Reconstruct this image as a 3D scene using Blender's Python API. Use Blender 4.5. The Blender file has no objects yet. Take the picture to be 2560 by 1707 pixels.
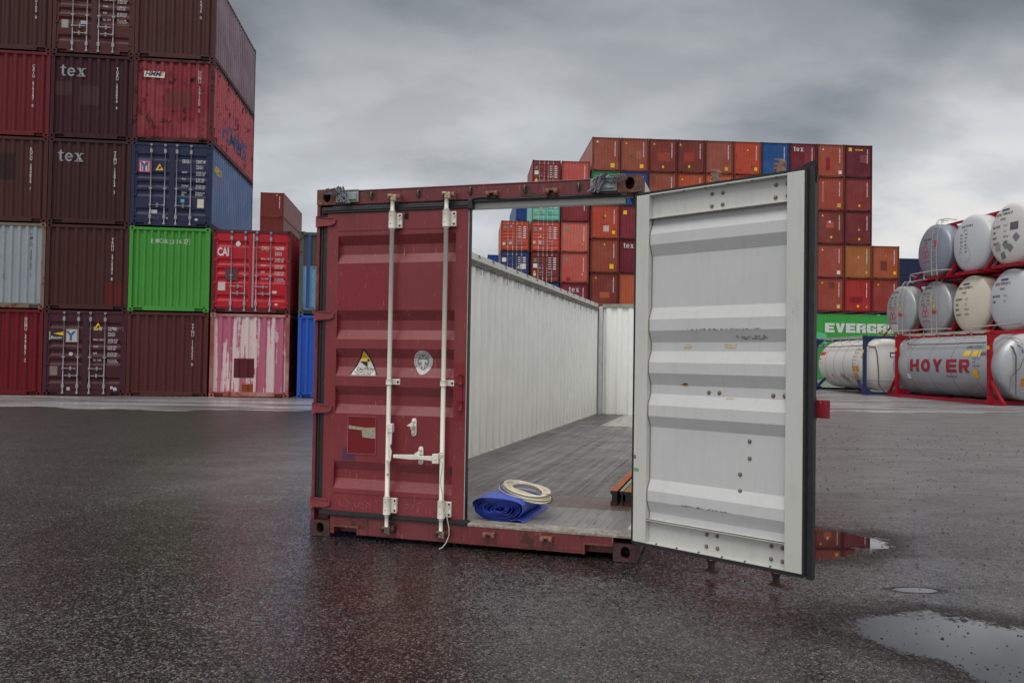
import bpy, bmesh, math, random
from mathutils import Vector, Matrix
PI = math.pi
R = math.radians
random.seed(11)
scn = bpy.context.scene
COL = scn.collection

# ------------------------------------------------------------------ camera, sky, sun, exposure
CAM_H, PITCH, ROLL = 1.3437, 0.0219, 0.0157
cam = bpy.data.cameras.new('camera')
cam.sensor_width = 36.0
cam.lens = 1989.2 / 2560 * 36.0
cam.clip_start = 0.05
cam.clip_end = 3000
cam_ob = bpy.data.objects.new('camera', cam)
COL.objects.link(cam_ob)
cp, sp = math.cos(PITCH), math.sin(PITCH)
fw = Vector((0, cp, sp)); r0 = Vector((1, 0, 0)); u0 = Vector((0, -sp, cp))
cr, sr = math.cos(ROLL), math.sin(ROLL)
rt = cr * r0 + sr * u0
up = -sr * r0 + cr * u0
mt = Matrix((rt, up, -fw)).transposed().to_4x4()
mt.translation = Vector((0, 0, CAM_H))
cam_ob.matrix_world = mt
scn.camera = cam_ob
cam.dof.use_dof = False

SUN_EL, SUN_AZ = R(58), R(205)      # azimuth from +Y clockwise: behind the camera, a little to its left

def make_world():
    w = bpy.data.worlds.new('World')
    scn.world = w
    w.use_nodes = True
    nt = w.node_tree
    nt.nodes.clear()
    N, L = nt.nodes.new, nt.links.new
    out = N('ShaderNodeOutputWorld')
    sky = N('ShaderNodeTexSky'); sky.sky_type = 'NISHITA'; sky.sun_disc = False
    sky.sun_elevation = SUN_EL; sky.sun_rotation = SUN_AZ
    bg1 = N('ShaderNodeBackground'); bg1.inputs[1].default_value = 0.06
    L(sky.outputs[0], bg1.inputs[0])
    tc = N('ShaderNodeTexCoord')
    sep = N('ShaderNodeSeparateXYZ'); L(tc.outputs['Generated'], sep.inputs[0])
    def M(op, a, b=None, clamp=False):
        n = N('ShaderNodeMath'); n.operation = op; n.use_clamp = clamp
        for i, v in enumerate((a, b)):
            if v is None: continue
            if isinstance(v, (int, float)): n.inputs[i].default_value = v
            else: L(v, n.inputs[i])
        return n.outputs[0]
    def MR(v, a, b, c, d, smooth=True):
        n = N('ShaderNodeMapRange'); n.interpolation_type = 'SMOOTHSTEP' if smooth else 'LINEAR'
        L(v, n.inputs[0])
        for i, q in enumerate((a, b, c, d)): n.inputs[i + 1].default_value = q
        return n.outputs[0]
    z = M('MAXIMUM', sep.outputs[2], 0.0)
    zz = M('ADD', z, 0.40)
    cx = M('DIVIDE', sep.outputs[0], zz); cy = M('DIVIDE', sep.outputs[1], zz)
    comb = N('ShaderNodeCombineXYZ'); L(cx, comb.inputs[0]); L(cy, comb.inputs[1])
    n1 = N('ShaderNodeTexNoise'); n1.inputs['Scale'].default_value = 1.7; n1.inputs['Detail'].default_value = 7
    n1.inputs['Roughness'].default_value = 0.52; n1.inputs['Distortion'].default_value = 0.35
    mp = N('ShaderNodeMapping'); mp.inputs['Location'].default_value = (3.1, 1.7, 0); mp.inputs['Scale'].default_value = (0.8, 1.15, 1)
    L(comb.outputs[0], mp.inputs[0]); L(mp.outputs[0], n1.inputs[0])
    n2 = N('ShaderNodeTexNoise'); n2.inputs['Scale'].default_value = 6.0; n2.inputs['Detail'].default_value = 6
    n2.inputs['Roughness'].default_value = 0.5
    L(mp.outputs[0], n2.inputs[0])
    # brightness of the cloud deck against elevation: pale at the horizon, heavy above it, bright again high up
    ramp = N('ShaderNodeValToRGB'); L(z, ramp.inputs[0])
    e = ramp.color_ramp.elements
    stops = [(0.0, .50), (.10, .50), (.20, .48), (.30, .40), (.40, .33), (.52, .38), (.70, .95), (1.0, 1.15)]
    for i, (p, v) in enumerate(stops):
        el = e[i] if i < 2 else e.new(p)
        el.position = p; el.color = (v, v, v, 1)
    base = ramp.outputs[0]
    # the deck behind the camera is thinner and brighter
    back = MR(sep.outputs[1], 0.25, -0.6, 0.0, 1.0)
    bb = M('MULTIPLY', back, 0.30)
    cl = M('MULTIPLY', MR(n1.outputs[0], .40, .62, -0.20, 0.18), 1.0)
    cl2 = MR(n2.outputs[0], .38, .62, -0.09, 0.09)
    fac = M('ADD', M('ADD', 1.0, cl), cl2)
    # a break of brighter cloud low on the right
    def blob(dx, dy, dz, a, b, amp):
        d = Vector((dx, dy, dz)).normalized()
        dot = N('ShaderNodeVectorMath'); dot.operation = 'DOT_PRODUCT'
        L(tc.outputs['Generated'], dot.inputs[0]); dot.inputs[1].default_value = d
        m = MR(dot.outputs['Value'], a, b, 0, 1)
        return M('MULTIPLY', M('MULTIPLY', m, amp), M('ADD', .5, n2.outputs[0]))
    br = blob(0.499, 0.848, 0.172, .982, .999, .80)
    dk = blob(0.50, 0.84, 0.38, .94, .998, -.16)
    dk2 = blob(-0.26, 0.92, 0.41, .95, .998, -.20)
    br2 = blob(-0.14, .97, .20, .955, .998, .24)
    fac = M('ADD', M('ADD', fac, br), M('ADD', M('ADD', dk, dk2), br2))
    val = M('ADD', M('MULTIPLY', base, fac), bb)
    tint = N('ShaderNodeMix'); tint.data_type = 'RGBA'
    L(MR(val, .12, .5, 0, 1), tint.inputs[0])
    tint.inputs[6].default_value = (.87, .97, 1.10, 1); tint.inputs[7].default_value = (.955, 1.0, 1.05, 1)
    warm = N('ShaderNodeMix'); warm.data_type = 'RGBA'; L(MR(val, .55, 1.0, 0, 1), warm.inputs[0]); L(tint.outputs[2], warm.inputs[6]); warm.inputs[7].default_value = (1.05, 1.0, .93, 1)
    mul = N('ShaderNodeMix'); mul.data_type = 'RGBA'; mul.blend_type = 'MULTIPLY'; mul.inputs[0].default_value = 1
    L(warm.outputs[2], mul.inputs[6]); L(val, mul.inputs[7])
    bg2 = N('ShaderNodeBackground'); L(mul.outputs[2], bg2.inputs[0]); bg2.inputs[1].default_value = 1.0
    mix = N('ShaderNodeMixShader'); mix.inputs[0].default_value = .94
    L(bg1.outputs[0], mix.inputs[1]); L(bg2.outputs[0], mix.inputs[2])
    L(mix.outputs[0], out.inputs[0])
make_world()
sun = bpy.data.lights.new('sun', 'SUN'); sun.energy = 1.35; sun.angle = R(35); sun.color = (1, .97, .93)
so = bpy.data.objects.new('sun', sun); COL.objects.link(so)
sd = Vector((math.sin(SUN_AZ) * math.cos(SUN_EL), math.cos(SUN_AZ) * math.cos(SUN_EL), math.sin(SUN_EL)))
so.rotation_euler = sd.to_track_quat('Z', 'Y').to_euler()
so.location = sd * 50
vs = scn.view_settings
vs.view_transform = 'Standard'; vs.look = 'None'; vs.gamma = 1; vs.exposure = 0.0; vs.use_curve_mapping = False
scn.cycles.max_bounces = 6; scn.cycles.diffuse_bounces = 3; scn.cycles.glossy_bounces = 3

# ------------------------------------------------------------------ materials
def lin(c):
    return tuple(((v / 255) / 12.92 if v / 255 <= .04045 else ((v / 255 + .055) / 1.055) ** 2.4) for v in c) + (1,)

class NT:
    def __init__(s, name):
        s.m = bpy.data.materials.new(name); s.m.use_nodes = True
        s.t = s.m.node_tree
        s.b = s.t.nodes['Principled BSDF']
    def n(s, t): return s.t.nodes.new(t)
    def l(s, a, b): s.t.links.new(a, b)
    def math(s, op, a, b=None, clamp=False):
        n = s.n('ShaderNodeMath'); n.operation = op; n.use_clamp = clamp
        for i, v in enumerate((a, b)):
            if v is None: continue
            if isinstance(v, (int, float)): n.inputs[i].default_value = v
            else: s.l(v, n.inputs[i])
        return n.outputs[0]
    def noise(s, vec, scale, detail=4, rough=.5, dist=0):
        n = s.n('ShaderNodeTexNoise'); n.inputs['Scale'].default_value = scale; n.inputs['Detail'].default_value = detail
        n.inputs['Roughness'].default_value = rough; n.inputs['Distortion'].default_value = dist
        if vec is not None: s.l(vec, n.inputs[0])
        return n.outputs[0]
    def mr(s, v, a, b, c=0, d=1, smooth=False):
        n = s.n('ShaderNodeMapRange'); s.l(v, n.inputs[0])
        if smooth: n.interpolation_type = 'SMOOTHSTEP'
        for i, q in enumerate((a, b, c, d)): n.inputs[i + 1].default_value = q
        return n.outputs[0]
    def mix(s, f, a, b, mode='MIX'):
        n = s.n('ShaderNodeMix'); n.data_type = 'RGBA'; n.blend_type = mode
        for i, v in ((0, f), (6, a), (7, b)):
            if isinstance(v, (int, float)): n.inputs[i].default_value = v
            elif isinstance(v, tuple): n.inputs[i].default_value = v
            else: s.l(v, n.inputs[i])
        return n.outputs[2]
    def mapping(s, vec, scale=(1, 1, 1), rot=(0, 0, 0), loc=(0, 0, 0)):
        n = s.n('ShaderNodeMapping'); n.inputs['Scale'].default_value = scale; n.inputs['Rotation'].default_value = rot
        n.inputs['Location'].default_value = loc
        s.l(vec, n.inputs[0]); return n.outputs[0]
    def coords(s, rnd=True):
        tc = s.n('ShaderNodeTexCoord')
        if not rnd: return tc.outputs['Object']
        oi = s.n('ShaderNodeObjectInfo')
        v = s.n('ShaderNodeVectorMath'); v.operation = 'ADD'
        s.l(tc.outputs['Object'], v.inputs[0])
        k = s.math('MULTIPLY', oi.outputs['Random'], 37.0)
        s.l(k, v.inputs[1])
        return v.outputs[0]
    def bump(s, h, strength, dist=.01):
        n = s.n('ShaderNodeBump'); n.inputs['Strength'].default_value = strength; n.inputs['Distance'].default_value = dist
        s.l(h, n.inputs['Height']); s.l(n.outputs[0], s.b.inputs['Normal'])
    def set(s, **k):
        for a, v in k.items():
            s.b.inputs[{'col': 'Base Color', 'rough': 'Roughness', 'metal': 'Metallic', 'spec': 'Specular IOR Level'}[a]].default_value = v
    def link(s, sock, out): s.l(out, s.b.inputs[sock])

def paint(name, rgb, rust=.05, fade=.15, dirt=.3, rough=.5, streak=.3, fade_to=None, rustcol=(84, 50, 38), rnd=True):
    """weathered container paint: large fading, vertical dirt streaks, rust blooms"""
    t = NT(name); c = lin(rgb)
    v = t.coords(rnd)
    f = fade_to and lin(fade_to) or tuple(min(1, x * .95 + .02) for x in c[:3]) + (1,)
    big = t.noise(v, .9, 5, .6)
    col = t.mix(t.mr(big, .38, .72, 0, fade, True), c, f)
    vs_ = t.mapping(v, (9, 9, .45))
    st = t.noise(vs_, 1.6, 4, .6)
    dark = tuple(x * .45 for x in c[:3]) + (1,)
    col = t.mix(t.mr(st, .5, .78, 0, streak), col, dark)
    fine = t.noise(v, 14, 5, .65)
    col = t.mix(t.mr(fine, .45, .8, 0, dirt), col, tuple(x * .6 for x in c[:3]) + (1,))
    if rust > 0:
        rn = t.noise(v, 2.3, 9, .72, .4)
        rn2 = t.noise(v, 9, 6, .7)
        rm = t.math('ADD', t.math('MULTIPLY', rn, .7), t.math('MULTIPLY', rn2, .3))
        th = .70 - rust * .28
        rmask = t.mr(rm, th, th + .02)
        halo = t.mr(rm, th - .05, th + .02, 0, .55)
        rc = lin(rustcol)
        col = t.mix(halo, col, (rc[0] * 1.6, rc[1] * 1.1, rc[2] * .9, 1))
        col = t.mix(rmask, col, t.mix(fine, (rc[0] * .35, rc[1] * .3, rc[2] * .3, 1), rc))
        t.link('Roughness', t.math('ADD', t.math('MULTIPLY', rmask, .35), rough))
    else:
        t.link('Roughness', t.mr(big, .3, .7, rough - .06, rough + .1))
    t.link('Base Color', col); t.set(spec=.22)
    t.bump(t.noise(v, 3.5, 3, .5), .35, .015)
    return t.m

def plain(name, rgb, rough=.5, metal=0, var=.25, scale=8, bump=.1, rnd=True):
    t = NT(name); c = lin(rgb); v = t.coords(rnd)
    n = t.noise(v, scale, 5, .6)
    t.link('Base Color', t.mix(t.mr(n, .35, .75, 0, 1), c, tuple(x * (1 - var) for x in c[:3]) + (1,)))
    t.set(rough=rough, metal=metal)
    if bump: t.bump(n, bump, .004)
    return t.m

MC = {}
def P(rgb, **k):
    key = (rgb, tuple(sorted(k.items())))
    if key not in MC: MC[key] = paint('paint_%d_%d_%d' % rgb, rgb, **k)
    return MC[key]
def F(rgb, **k):
    key = ('f', rgb, tuple(sorted(k.items())))
    if key not in MC: MC[key] = plain('surface_%d_%d_%d' % rgb, rgb, **k)
    return MC[key]

GASKET = plain('black_rubber', (34, 33, 36), .55, 0, .35, 20)
DARK = plain('dark_hollow', (14, 12, 13), .9, 0, .2, 5)
WHITE_TXT = plain('white_lettering', (205, 203, 203), .6, 0, .25, 30)
GREY_TXT = plain('grey_lettering', (140, 150, 158), .6, 0, .35, 30)
BLACK_TXT = plain('black_lettering', (40, 40, 45), .6, 0, .3, 30)
YELLOW = plain('yellow_sticker', (225, 180, 20), .5, 0, .12, 12)
STEEL = plain('zinc_steel', (160, 163, 168), .5, .3, .35, 25)
ROD_GREY = plain('galvanised_rod', (150, 152, 160), .5, .2, .3, 15)

# ------------------------------------------------------------------ mesh helpers
class MB:
    def __init__(s): s.v = []; s.f = []; s.sm = []
    def add(s, vs, fs, smooth=False):
        o = len(s.v); s.v += [tuple(p) for p in vs]
        for f in fs: s.f.append([i + o for i in f]); s.sm.append(smooth)
    def box(s, x0, x1, y0, y1, z0, z1):
        s.add([(x0, y0, z0), (x1, y0, z0), (x1, y1, z0), (x0, y1, z0), (x0, y0, z1), (x1, y0, z1), (x1, y1, z1), (x0, y1, z1)],
              [(0, 3, 2, 1), (4, 5, 6, 7), (0, 1, 5, 4), (1, 2, 6, 5), (2, 3, 7, 6), (3, 0, 4, 7)])
    def prism(s, poly, axis, a, b):
        """closed prism of a 2-D outline; axis 'y': outline in xz, 'x': yz, 'z': xy"""
        def P3(p, t):
            return {'y': (p[0], t, p[1]), 'x': (t, p[0], p[1]), 'z': (p[0], p[1], t)}[axis]
        n = len(poly)
        ar = sum(poly[i][0] * poly[(i + 1) % n][1] - poly[(i + 1) % n][0] * poly[i][1] for i in range(n))
        if (ar < 0) != (axis == 'y'): poly = poly[::-1]
        s.add([P3(p, a) for p in poly] + [P3(p, b) for p in poly],
              [list(range(n))[::-1], list(range(n, 2 * n))] + [(i, (i + 1) % n, n + (i + 1) % n, n + i) for i in range(n)])
    def tube(s, pts, r, seg=8, caps=True):
        pts = [Vector(p) for p in pts]; rings = []; n = len(pts)
        rr = r if isinstance(r, (list, tuple)) else [r] * n
        prev = None
        for i, p in enumerate(pts):
            d = (pts[min(i + 1, n - 1)] - pts[max(i - 1, 0)]).normalized()
            if prev is None:
                a = d.cross(Vector((0, 0, 1)))
                if a.length < .1: a = d.cross(Vector((1, 0, 0)))
            else:
                a = prev - d * prev.dot(d)
            a.normalize(); prev = a; b = d.cross(a)
            rings.append([p + (a * math.cos(2 * PI * k / seg) + b * math.sin(2 * PI * k / seg)) * rr[i] for k in range(seg)])
        vs = [q for ring in rings for q in ring]; fs = []
        for i in range(n - 1):
            for k in range(seg):
                fs.append((i * seg + k, (i + 1) * seg + k, (i + 1) * seg + (k + 1) % seg, i * seg + (k + 1) % seg)[::-1])
        s.add(vs, fs, True)
        if caps:
            s.add(rings[0], [list(range(seg))]); s.add(rings[-1], [list(range(seg))[::-1]])
    def quad(s, a, b, c, d): s.add([a, b, c, d], [(0, 1, 2, 3)])
    def ball(s, c, r, seg=8, sc=(1, 1, 1)):
        vs = []; fs = []
        for i in range(seg // 2 + 1):
            th = PI * i / (seg // 2)
            for k in range(seg):
                ph = 2 * PI * k / seg
                vs.append((c[0] + r * sc[0] * math.sin(th) * math.cos(ph), c[1] + r * sc[1] * math.sin(th) * math.sin(ph), c[2] + r * sc[2] * math.cos(th)))
        for i in range(seg // 2):
            for k in range(seg):
                fs.append((i * seg + k, (i + 1) * seg + k, (i + 1) * seg + (k + 1) % seg, i * seg + (k + 1) % seg))
        s.add(vs, fs, True)
    def mesh(s, name):
        me = bpy.data.meshes.new(name); me.from_pydata(s.v, [], s.f)
        me.polygons.foreach_set('use_smooth', s.sm); me.update()
        bm = bmesh.new(); bm.from_mesh(me); bmesh.ops.remove_doubles(bm, verts=bm.verts, dist=1e-5)
        bm.to_mesh(me); bm.free()
        return me
    def build(s, name, mat, parent=None, bevel=0):
        return link(name, s.mesh(name), mat, parent, bevel)

def link(name, me, mat, parent=None, bevel=0):
    o = bpy.data.objects.new(name, me); COL.objects.link(o)
    if len(me.materials) == 0: me.materials.append(mat)
    if me.materials[0] is not mat:
        o.material_slots[0].link = 'OBJECT'; o.material_slots[0].material = mat
    if parent: o.parent = parent
    if bevel:
        b = o.modifiers.new('bevel', 'BEVEL'); b.width = bevel; b.segments = 2; b.limit_method = 'ANGLE'; b.angle_limit = R(40)
    return o

def thing(name, label, cat, loc=(0, 0, 0), rz=0, group=None):
    o = bpy.data.objects.new(name, None); COL.objects.link(o)
    o.empty_display_size = .2
    o.location = loc; o.rotation_euler = (0, 0, rz); o['label'] = label; o['category'] = cat
    if group: o['group'] = group
    return o
def tag(o, label, cat, group=None):
    o['label'] = label; o['category'] = cat
    if group: o['group'] = group
    return o

# corrugation: depth behind the outer crest plane at position t
def corr(t, p, d):
    """p pitch, d depth: outer flat, slope, inner flat, slope"""
    u = (t % p) / p
    if u < .30: return 0
    if u < .48: return d * (u - .30) / .18
    if u < .80: return d
    return d * (1 - (u - .80) / .20)
def corr_breaks(a, b, p):
    out = {a, b}; k = math.floor(a / p) - 1
    while k * p < b:
        for q in (0, .30, .48, .80):
            x = (k + q) * p
            if a < x < b: out.add(x)
        k += 1
    return sorted(out)

_fonts = {}
def text_bm(txt, size, bold=0, spacing=1.0, line=1.0, align='LEFT', shear=0, xs=1.0):
    cu = bpy.data.curves.new('t', 'FONT'); cu.body = txt; cu.size = size; cu.offset = bold * size
    cu.space_character = spacing; cu.space_line = line; cu.align_x = align; cu.shear = shear
    cu.resolution_u = 2; cu.fill_mode = 'FRONT'
    o = bpy.data.objects.new('t', cu); COL.objects.link(o)
    dg = bpy.context.evaluated_depsgraph_get()
    me = bpy.data.meshes.new_from_object(o.evaluated_get(dg))
    bpy.data.objects.remove(o); bpy.data.curves.remove(cu)
    bm = bmesh.new(); bm.from_mesh(me); bpy.data.meshes.remove(me)
    for v in bm.verts: v.co.x *= xs
    return bm
def slices(bm, axis, cuts):
    no = Vector((1, 0, 0)) if axis == 'x' else Vector((0, 1, 0))
    for c in cuts:
        g = bm.verts[:] + bm.edges[:] + bm.faces[:]
        bmesh.ops.bisect_plane(bm, geom=g, plane_co=no * c, plane_no=no, dist=1e-6)
def fin(bm, name):
    me = bpy.data.meshes.new(name); bm.to_mesh(me); bm.free(); me.update(); return me
def wall_text(name, txt, size, x, z, mat, parent, prof=None, y=-.004, vertical=False, bold=.012, spacing=1.0, align='LEFT',
              shear=0, line=1.0, xs=1.0, side=None):
    """lettering lying on a wall that faces -y; prof=(pitch, depth, y0) makes it follow the corrugation"""
    if vertical:
        txt = '\n'.join(txt); align = 'CENTER'
    bm = text_bm(txt, size, bold, spacing, line, align, shear, xs)
    for v in bm.verts: v.co.x += x; v.co.y += z
    if prof:
        xsv = [v.co.x for v in bm.verts]
        if xsv: slices(bm, 'x', corr_breaks(min(xsv), max(xsv), prof[0])[1:-1])
    for v in bm.verts:
        X, Z = v.co.x, v.co.y
        Y = y + (prof[2] + corr(X, prof[0], prof[1]) if prof else 0)
        v.co = (X, Y, Z) if side is None else side(X, Y, Z)
    me = fin(bm, name)
    return link(name, me, mat, parent)
def patch(name, x0, x1, z0, z1, mat, parent, prof=None, y=-.004):
    xs = corr_breaks(x0, x1, prof[0]) if prof else [x0, x1]
    m = MB()
    for a, b in zip(xs[:-1], xs[1:]):
        ya = y + (prof[2] + corr(a, prof[0], prof[1]) if prof else 0)
        # value just left of b
        yb = y + (prof[2] + corr(b, prof[0], prof[1]) if prof else 0)
        m.quad((a, ya, z0), (b, yb, z0), (b, yb, z1), (a, ya, z1))
    return m.build(name, mat, parent)
def flat_poly(name, pts, mat, parent, y=-.004):
    m = MB(); m.add([(p[0], y, p[1]) for p in pts], [list(range(len(pts)))])
    return m.build(name, mat, parent)

# ------------------------------------------------------------------ ground
def ground_material():
    t = NT('wet_asphalt'); v = t.coords(False)
    vor = t.n('ShaderNodeTexVoronoi'); vor.inputs['Scale'].default_value = 105; t.l(v, vor.inputs[0])
    vor2 = t.n('ShaderNodeTexVoronoi'); vor2.inputs['Scale'].default_value = 170; t.l(v, vor2.inputs[0])
    big = t.noise(v, .35, 5, .6, .3); mid = t.noise(v, 2.2, 5, .6)
    base = t.mix(t.mr(big, .35, .65), lin((15, 12, 14)), lin((26, 21, 22)))
    # individual pale and coloured stones in the binder
    rnd = t.n('ShaderNodeSeparateColor'); t.l(vor.outputs['Color'], rnd.inputs[0])
    stone = t.mix(rnd.outputs[1], lin((96, 78, 66)), lin((126, 124, 128)))
    sm = t.mr(rnd.outputs[0], .80, .95, 0, .8)
    col = t.mix(sm, base, stone)
    rnd2 = t.n('ShaderNodeSeparateColor'); t.l(vor2.outputs['Color'], rnd2.inputs[0])
    col = t.mix(t.mr(rnd2.outputs[0], .86, 1, 0, .7), col, lin((128, 118, 110)))
    col = t.mix(t.mr(rnd2.outputs[1], .7, 1, 0, .8), col, lin((20, 17, 18)))
    # puddle mask: soft ellipses whose edge the noise frays
    sep = t.n('ShaderNodeSeparateXYZ'); t.l(v, sep.inputs[0])
    edge = t.math('ADD', t.math('MULTIPLY', t.math('SUBTRACT', t.noise(v, 2.1, 4, .6), .5), 1.5),
                  t.math('MULTIPLY', t.math('SUBTRACT', t.noise(v, 30, 4, .75), .5), .75))
    def ell(cx, cy, rx, ry, a):
        dx = t.math('SUBTRACT', sep.outputs[0], cx); dy = t.math('SUBTRACT', sep.outputs[1], cy)
        ca, sa = math.cos(a), math.sin(a)
        u = t.math('DIVIDE', t.math('ADD', t.math('MULTIPLY', dx, ca), t.math('MULTIPLY', dy, sa)), rx)
        w = t.math('DIVIDE', t.math('SUBTRACT', t.math('MULTIPLY', dy, ca), t.math('MULTIPLY', dx, sa)), ry)
        return t.math('SQRT', t.math('ADD', t.math('MULTIPLY', u, u), t.math('MULTIPLY', w, w)))
    ds = None
    for q in ((2.42, 3.76, .74, .46, R(-34)), (2.20, 6.02, .68, .42, R(18)), (2.44, 4.79, .13, .05, 0)):
        d = ell(*q); ds = d if ds is None else t.math('MINIMUM', ds, d)
    dn = t.math('ADD', ds, edge)
    pud = t.mr(dn, 1.05, .93)
    rim = t.math('MULTIPLY', t.mr(dn, 1.75, 1.05, 0, 1, True), t.math('SUBTRACT', 1.0, pud))
    dx = t.math('MULTIPLY', rim, .75)
    col = t.mix(dx, col, t.mix(.75, col, lin((26, 21, 21))))
    # water film: how much of the aggregate stands out of it; every stone is a small tilted facet
    film = t.mr(t.math('ADD', t.noise(v, .55, 4, .55), t.math('MULTIPLY', mid, .25)), .48, .76, 0, 1, True)
    dry = t.math('SUBTRACT', 1.0, pud)
    calm = t.math('MULTIPLY', t.mr(sep.outputs[0], 1.2, 3.2, 0, 1, True), t.mr(sep.outputs[1], 4.5, 7.0, 0, 1, True))
    amp = t.math('SUBTRACT', 1.0, t.math('ADD', t.math('MULTIPLY', film, .30), t.math('MULTIPLY', calm, .35)))
    patchy = t.mr(t.noise(v, .8, 5, .62, .6), .35, .65, .62, 1.35, True)
    amp = t.math('MULTIPLY', t.math('MULTIPLY', amp, patchy), t.mr(sep.outputs[1], 3.0, 9.0, .84, 1.0, True))
    amp = t.math('MULTIPLY', t.math('ADD', amp, t.math('MULTIPLY', rim, .50)), dry)
    def facet(k_cell, k_noise, amp_):
        def scl(sock, k):
            q = t.n('ShaderNodeVectorMath'); q.operation = 'SUBTRACT'; t.l(sock, q.inputs[0]); q.inputs[1].default_value = (.5, .5, .5)
            w = t.n('ShaderNodeVectorMath'); w.operation = 'MULTIPLY'; t.l(q.outputs[0], w.inputs[0]); w.inputs[1].default_value = (k, k, 0); return w.outputs[0]
        nz = t.n('ShaderNodeTexNoise'); nz.inputs['Scale'].default_value = 95; nz.inputs['Detail'].default_value = 3; nz.inputs['Roughness'].default_value = .6; t.l(v, nz.inputs[0])
        nz2 = t.n('ShaderNodeTexNoise'); nz2.inputs['Scale'].default_value = 22; nz2.inputs['Detail'].default_value = 2; t.l(v, nz2.inputs[0])
        ad = t.n('ShaderNodeVectorMath'); ad.operation = 'ADD'; t.l(scl(vor.outputs['Color'], k_cell), ad.inputs[0]); t.l(scl(nz.outputs['Color'], k_noise), ad.inputs[1])
        a2 = t.n('ShaderNodeVectorMath'); a2.operation = 'ADD'; t.l(ad.outputs[0], a2.inputs[0]); t.l(scl(nz2.outputs['Color'], k_noise * .35), a2.inputs[1])
        m_ = t.n('ShaderNodeVectorMath'); m_.operation = 'SCALE'; t.l(a2.outputs[0], m_.inputs[0]); t.l(amp_, m_.inputs['Scale'])
        up_ = t.n('ShaderNodeVectorMath'); up_.operation = 'ADD'; t.l(m_.outputs[0], up_.inputs[0]); up_.inputs[1].default_value = (0, 0, 1)
        nn = t.n('ShaderNodeVectorMath'); nn.operation = 'NORMALIZE'; t.l(up_.outputs[0], nn.inputs[0]); return nn.outputs[0]
    nrm = facet(.36, 1.15, amp)
    t.l(nrm, t.b.inputs['Normal']); t.l(nrm, t.b.inputs['Coat Normal'])
    wet = t.mr(sep.outputs[1], 4.0, 9.5, 0, 1, True); sheen = t.mr(sep.outputs[1], 2.6, 6.6, 0, 1, True)
    grain = t.math('MULTIPLY', t.mr(rnd.outputs[2], 0, 1, .78, 1.0), t.mr(t.noise(v, 13, 6, .75), .38, .60, .74, 1.0))
    grain = t.math('MULTIPLY', grain, t.mr(t.noise(t.mapping(v, (.7, 1.6, 1)), 1.5, 5, .65, .5), .36, .62, .72, 1.0, True))
    grain = t.math('MAXIMUM', grain, pud)
    t.link('Coat IOR', t.math('ADD', 1.42, t.math('MULTIPLY', t.math('MULTIPLY', sheen, 3.0), t.math('SUBTRACT', 1.0, t.math('MULTIPLY', pud, .88)))))
    side = t.mr(sep.outputs[0], -5.0, -2.2, .22, 1, True)
    t.link('Coat Weight', t.math('MULTIPLY', t.math('MULTIPLY', t.math('MULTIPLY', side, grain), t.math('SUBTRACT', 1.0, t.math('MULTIPLY', pud, .10))), t.math('SUBTRACT', 1.0, t.math('MULTIPLY', rim, .88))))
    t.link('Coat Roughness', t.math('ADD', .015, t.math('MULTIPLY', dry, t.math('ADD', .09, t.math('MULTIPLY', wet, .29)))))
    ro = t.math('ADD', t.math('MULTIPLY', dry, .35), .02)
    col = t.mix(pud, col, lin((30, 27, 29)))
    t.link('Base Color', col); t.link('Roughness', ro)
    t.set(spec=.08)
    return t.m
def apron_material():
    t = NT('wet_concrete_painted_sheen'); v = t.coords(False)
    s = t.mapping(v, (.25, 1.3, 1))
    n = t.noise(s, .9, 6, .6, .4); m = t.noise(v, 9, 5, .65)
    col = t.mix(t.mr(n, .42, .60), lin((92, 88, 88)), lin((170, 172, 176)))  # pale tone: sky reflection on the wet concrete, painted into the colour
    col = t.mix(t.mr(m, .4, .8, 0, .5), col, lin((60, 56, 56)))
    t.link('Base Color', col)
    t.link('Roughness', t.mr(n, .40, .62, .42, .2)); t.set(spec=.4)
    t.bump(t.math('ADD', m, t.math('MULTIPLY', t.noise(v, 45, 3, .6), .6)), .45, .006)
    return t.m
def sheet(name, pts, z, mat, n=1):
    m = MB(); m.add([(p[0], p[1], z) for p in pts], [list(range(len(pts)))])
    o = m.build(name, mat); o['kind'] = 'structure'; return o
sheet('ground', [(-900, -60), (900, -60), (900, 1500), (-900, 1500)], 0, ground_material())
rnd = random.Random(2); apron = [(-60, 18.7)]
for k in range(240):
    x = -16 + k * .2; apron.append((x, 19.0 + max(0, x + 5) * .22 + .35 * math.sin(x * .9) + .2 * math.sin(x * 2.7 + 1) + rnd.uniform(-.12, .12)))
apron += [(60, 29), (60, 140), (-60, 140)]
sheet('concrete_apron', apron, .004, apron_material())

# grit and small stones washed over the right half of the yard
def grit():
    rnd = random.Random(21); m = MB()
    def stone(x, y, r):
        a = rnd.random() * PI; q = [rnd.uniform(.6, 1.3) for _ in range(6)]
        vs = [(x + r * q[k] * math.cos(a + k * PI / 2), y + r * q[k] * math.sin(a + k * PI / 2), r * .25) for k in range(4)] + [(x, y, r * .75 * q[4])]
        m.add(vs, [(0, 1, 4), (1, 2, 4), (2, 3, 4), (3, 0, 4)])
    for k in range(1500):
        y = 3.4 + 14 * rnd.random() ** 1.3; x = y * rnd.uniform(.36, .72) + rnd.gauss(0, .3)
        stone(x, y, .003 + .0012 * y * rnd.random() ** 2 + .004 * rnd.random() ** 3)
    for k in range(500):
        y = 2.6 + 15 * rnd.random(); x = y * rnd.uniform(-.70, .3); stone(x, y, .003 + .006 * rnd.random() ** 3)
    o = m.build('grit', F((34, 31, 32), var=.5, scale=60, rough=.6)); o['kind'] = 'stuff'; o['label'] = 'dark grit and small stones scattered over the wet asphalt'
grit()

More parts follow.
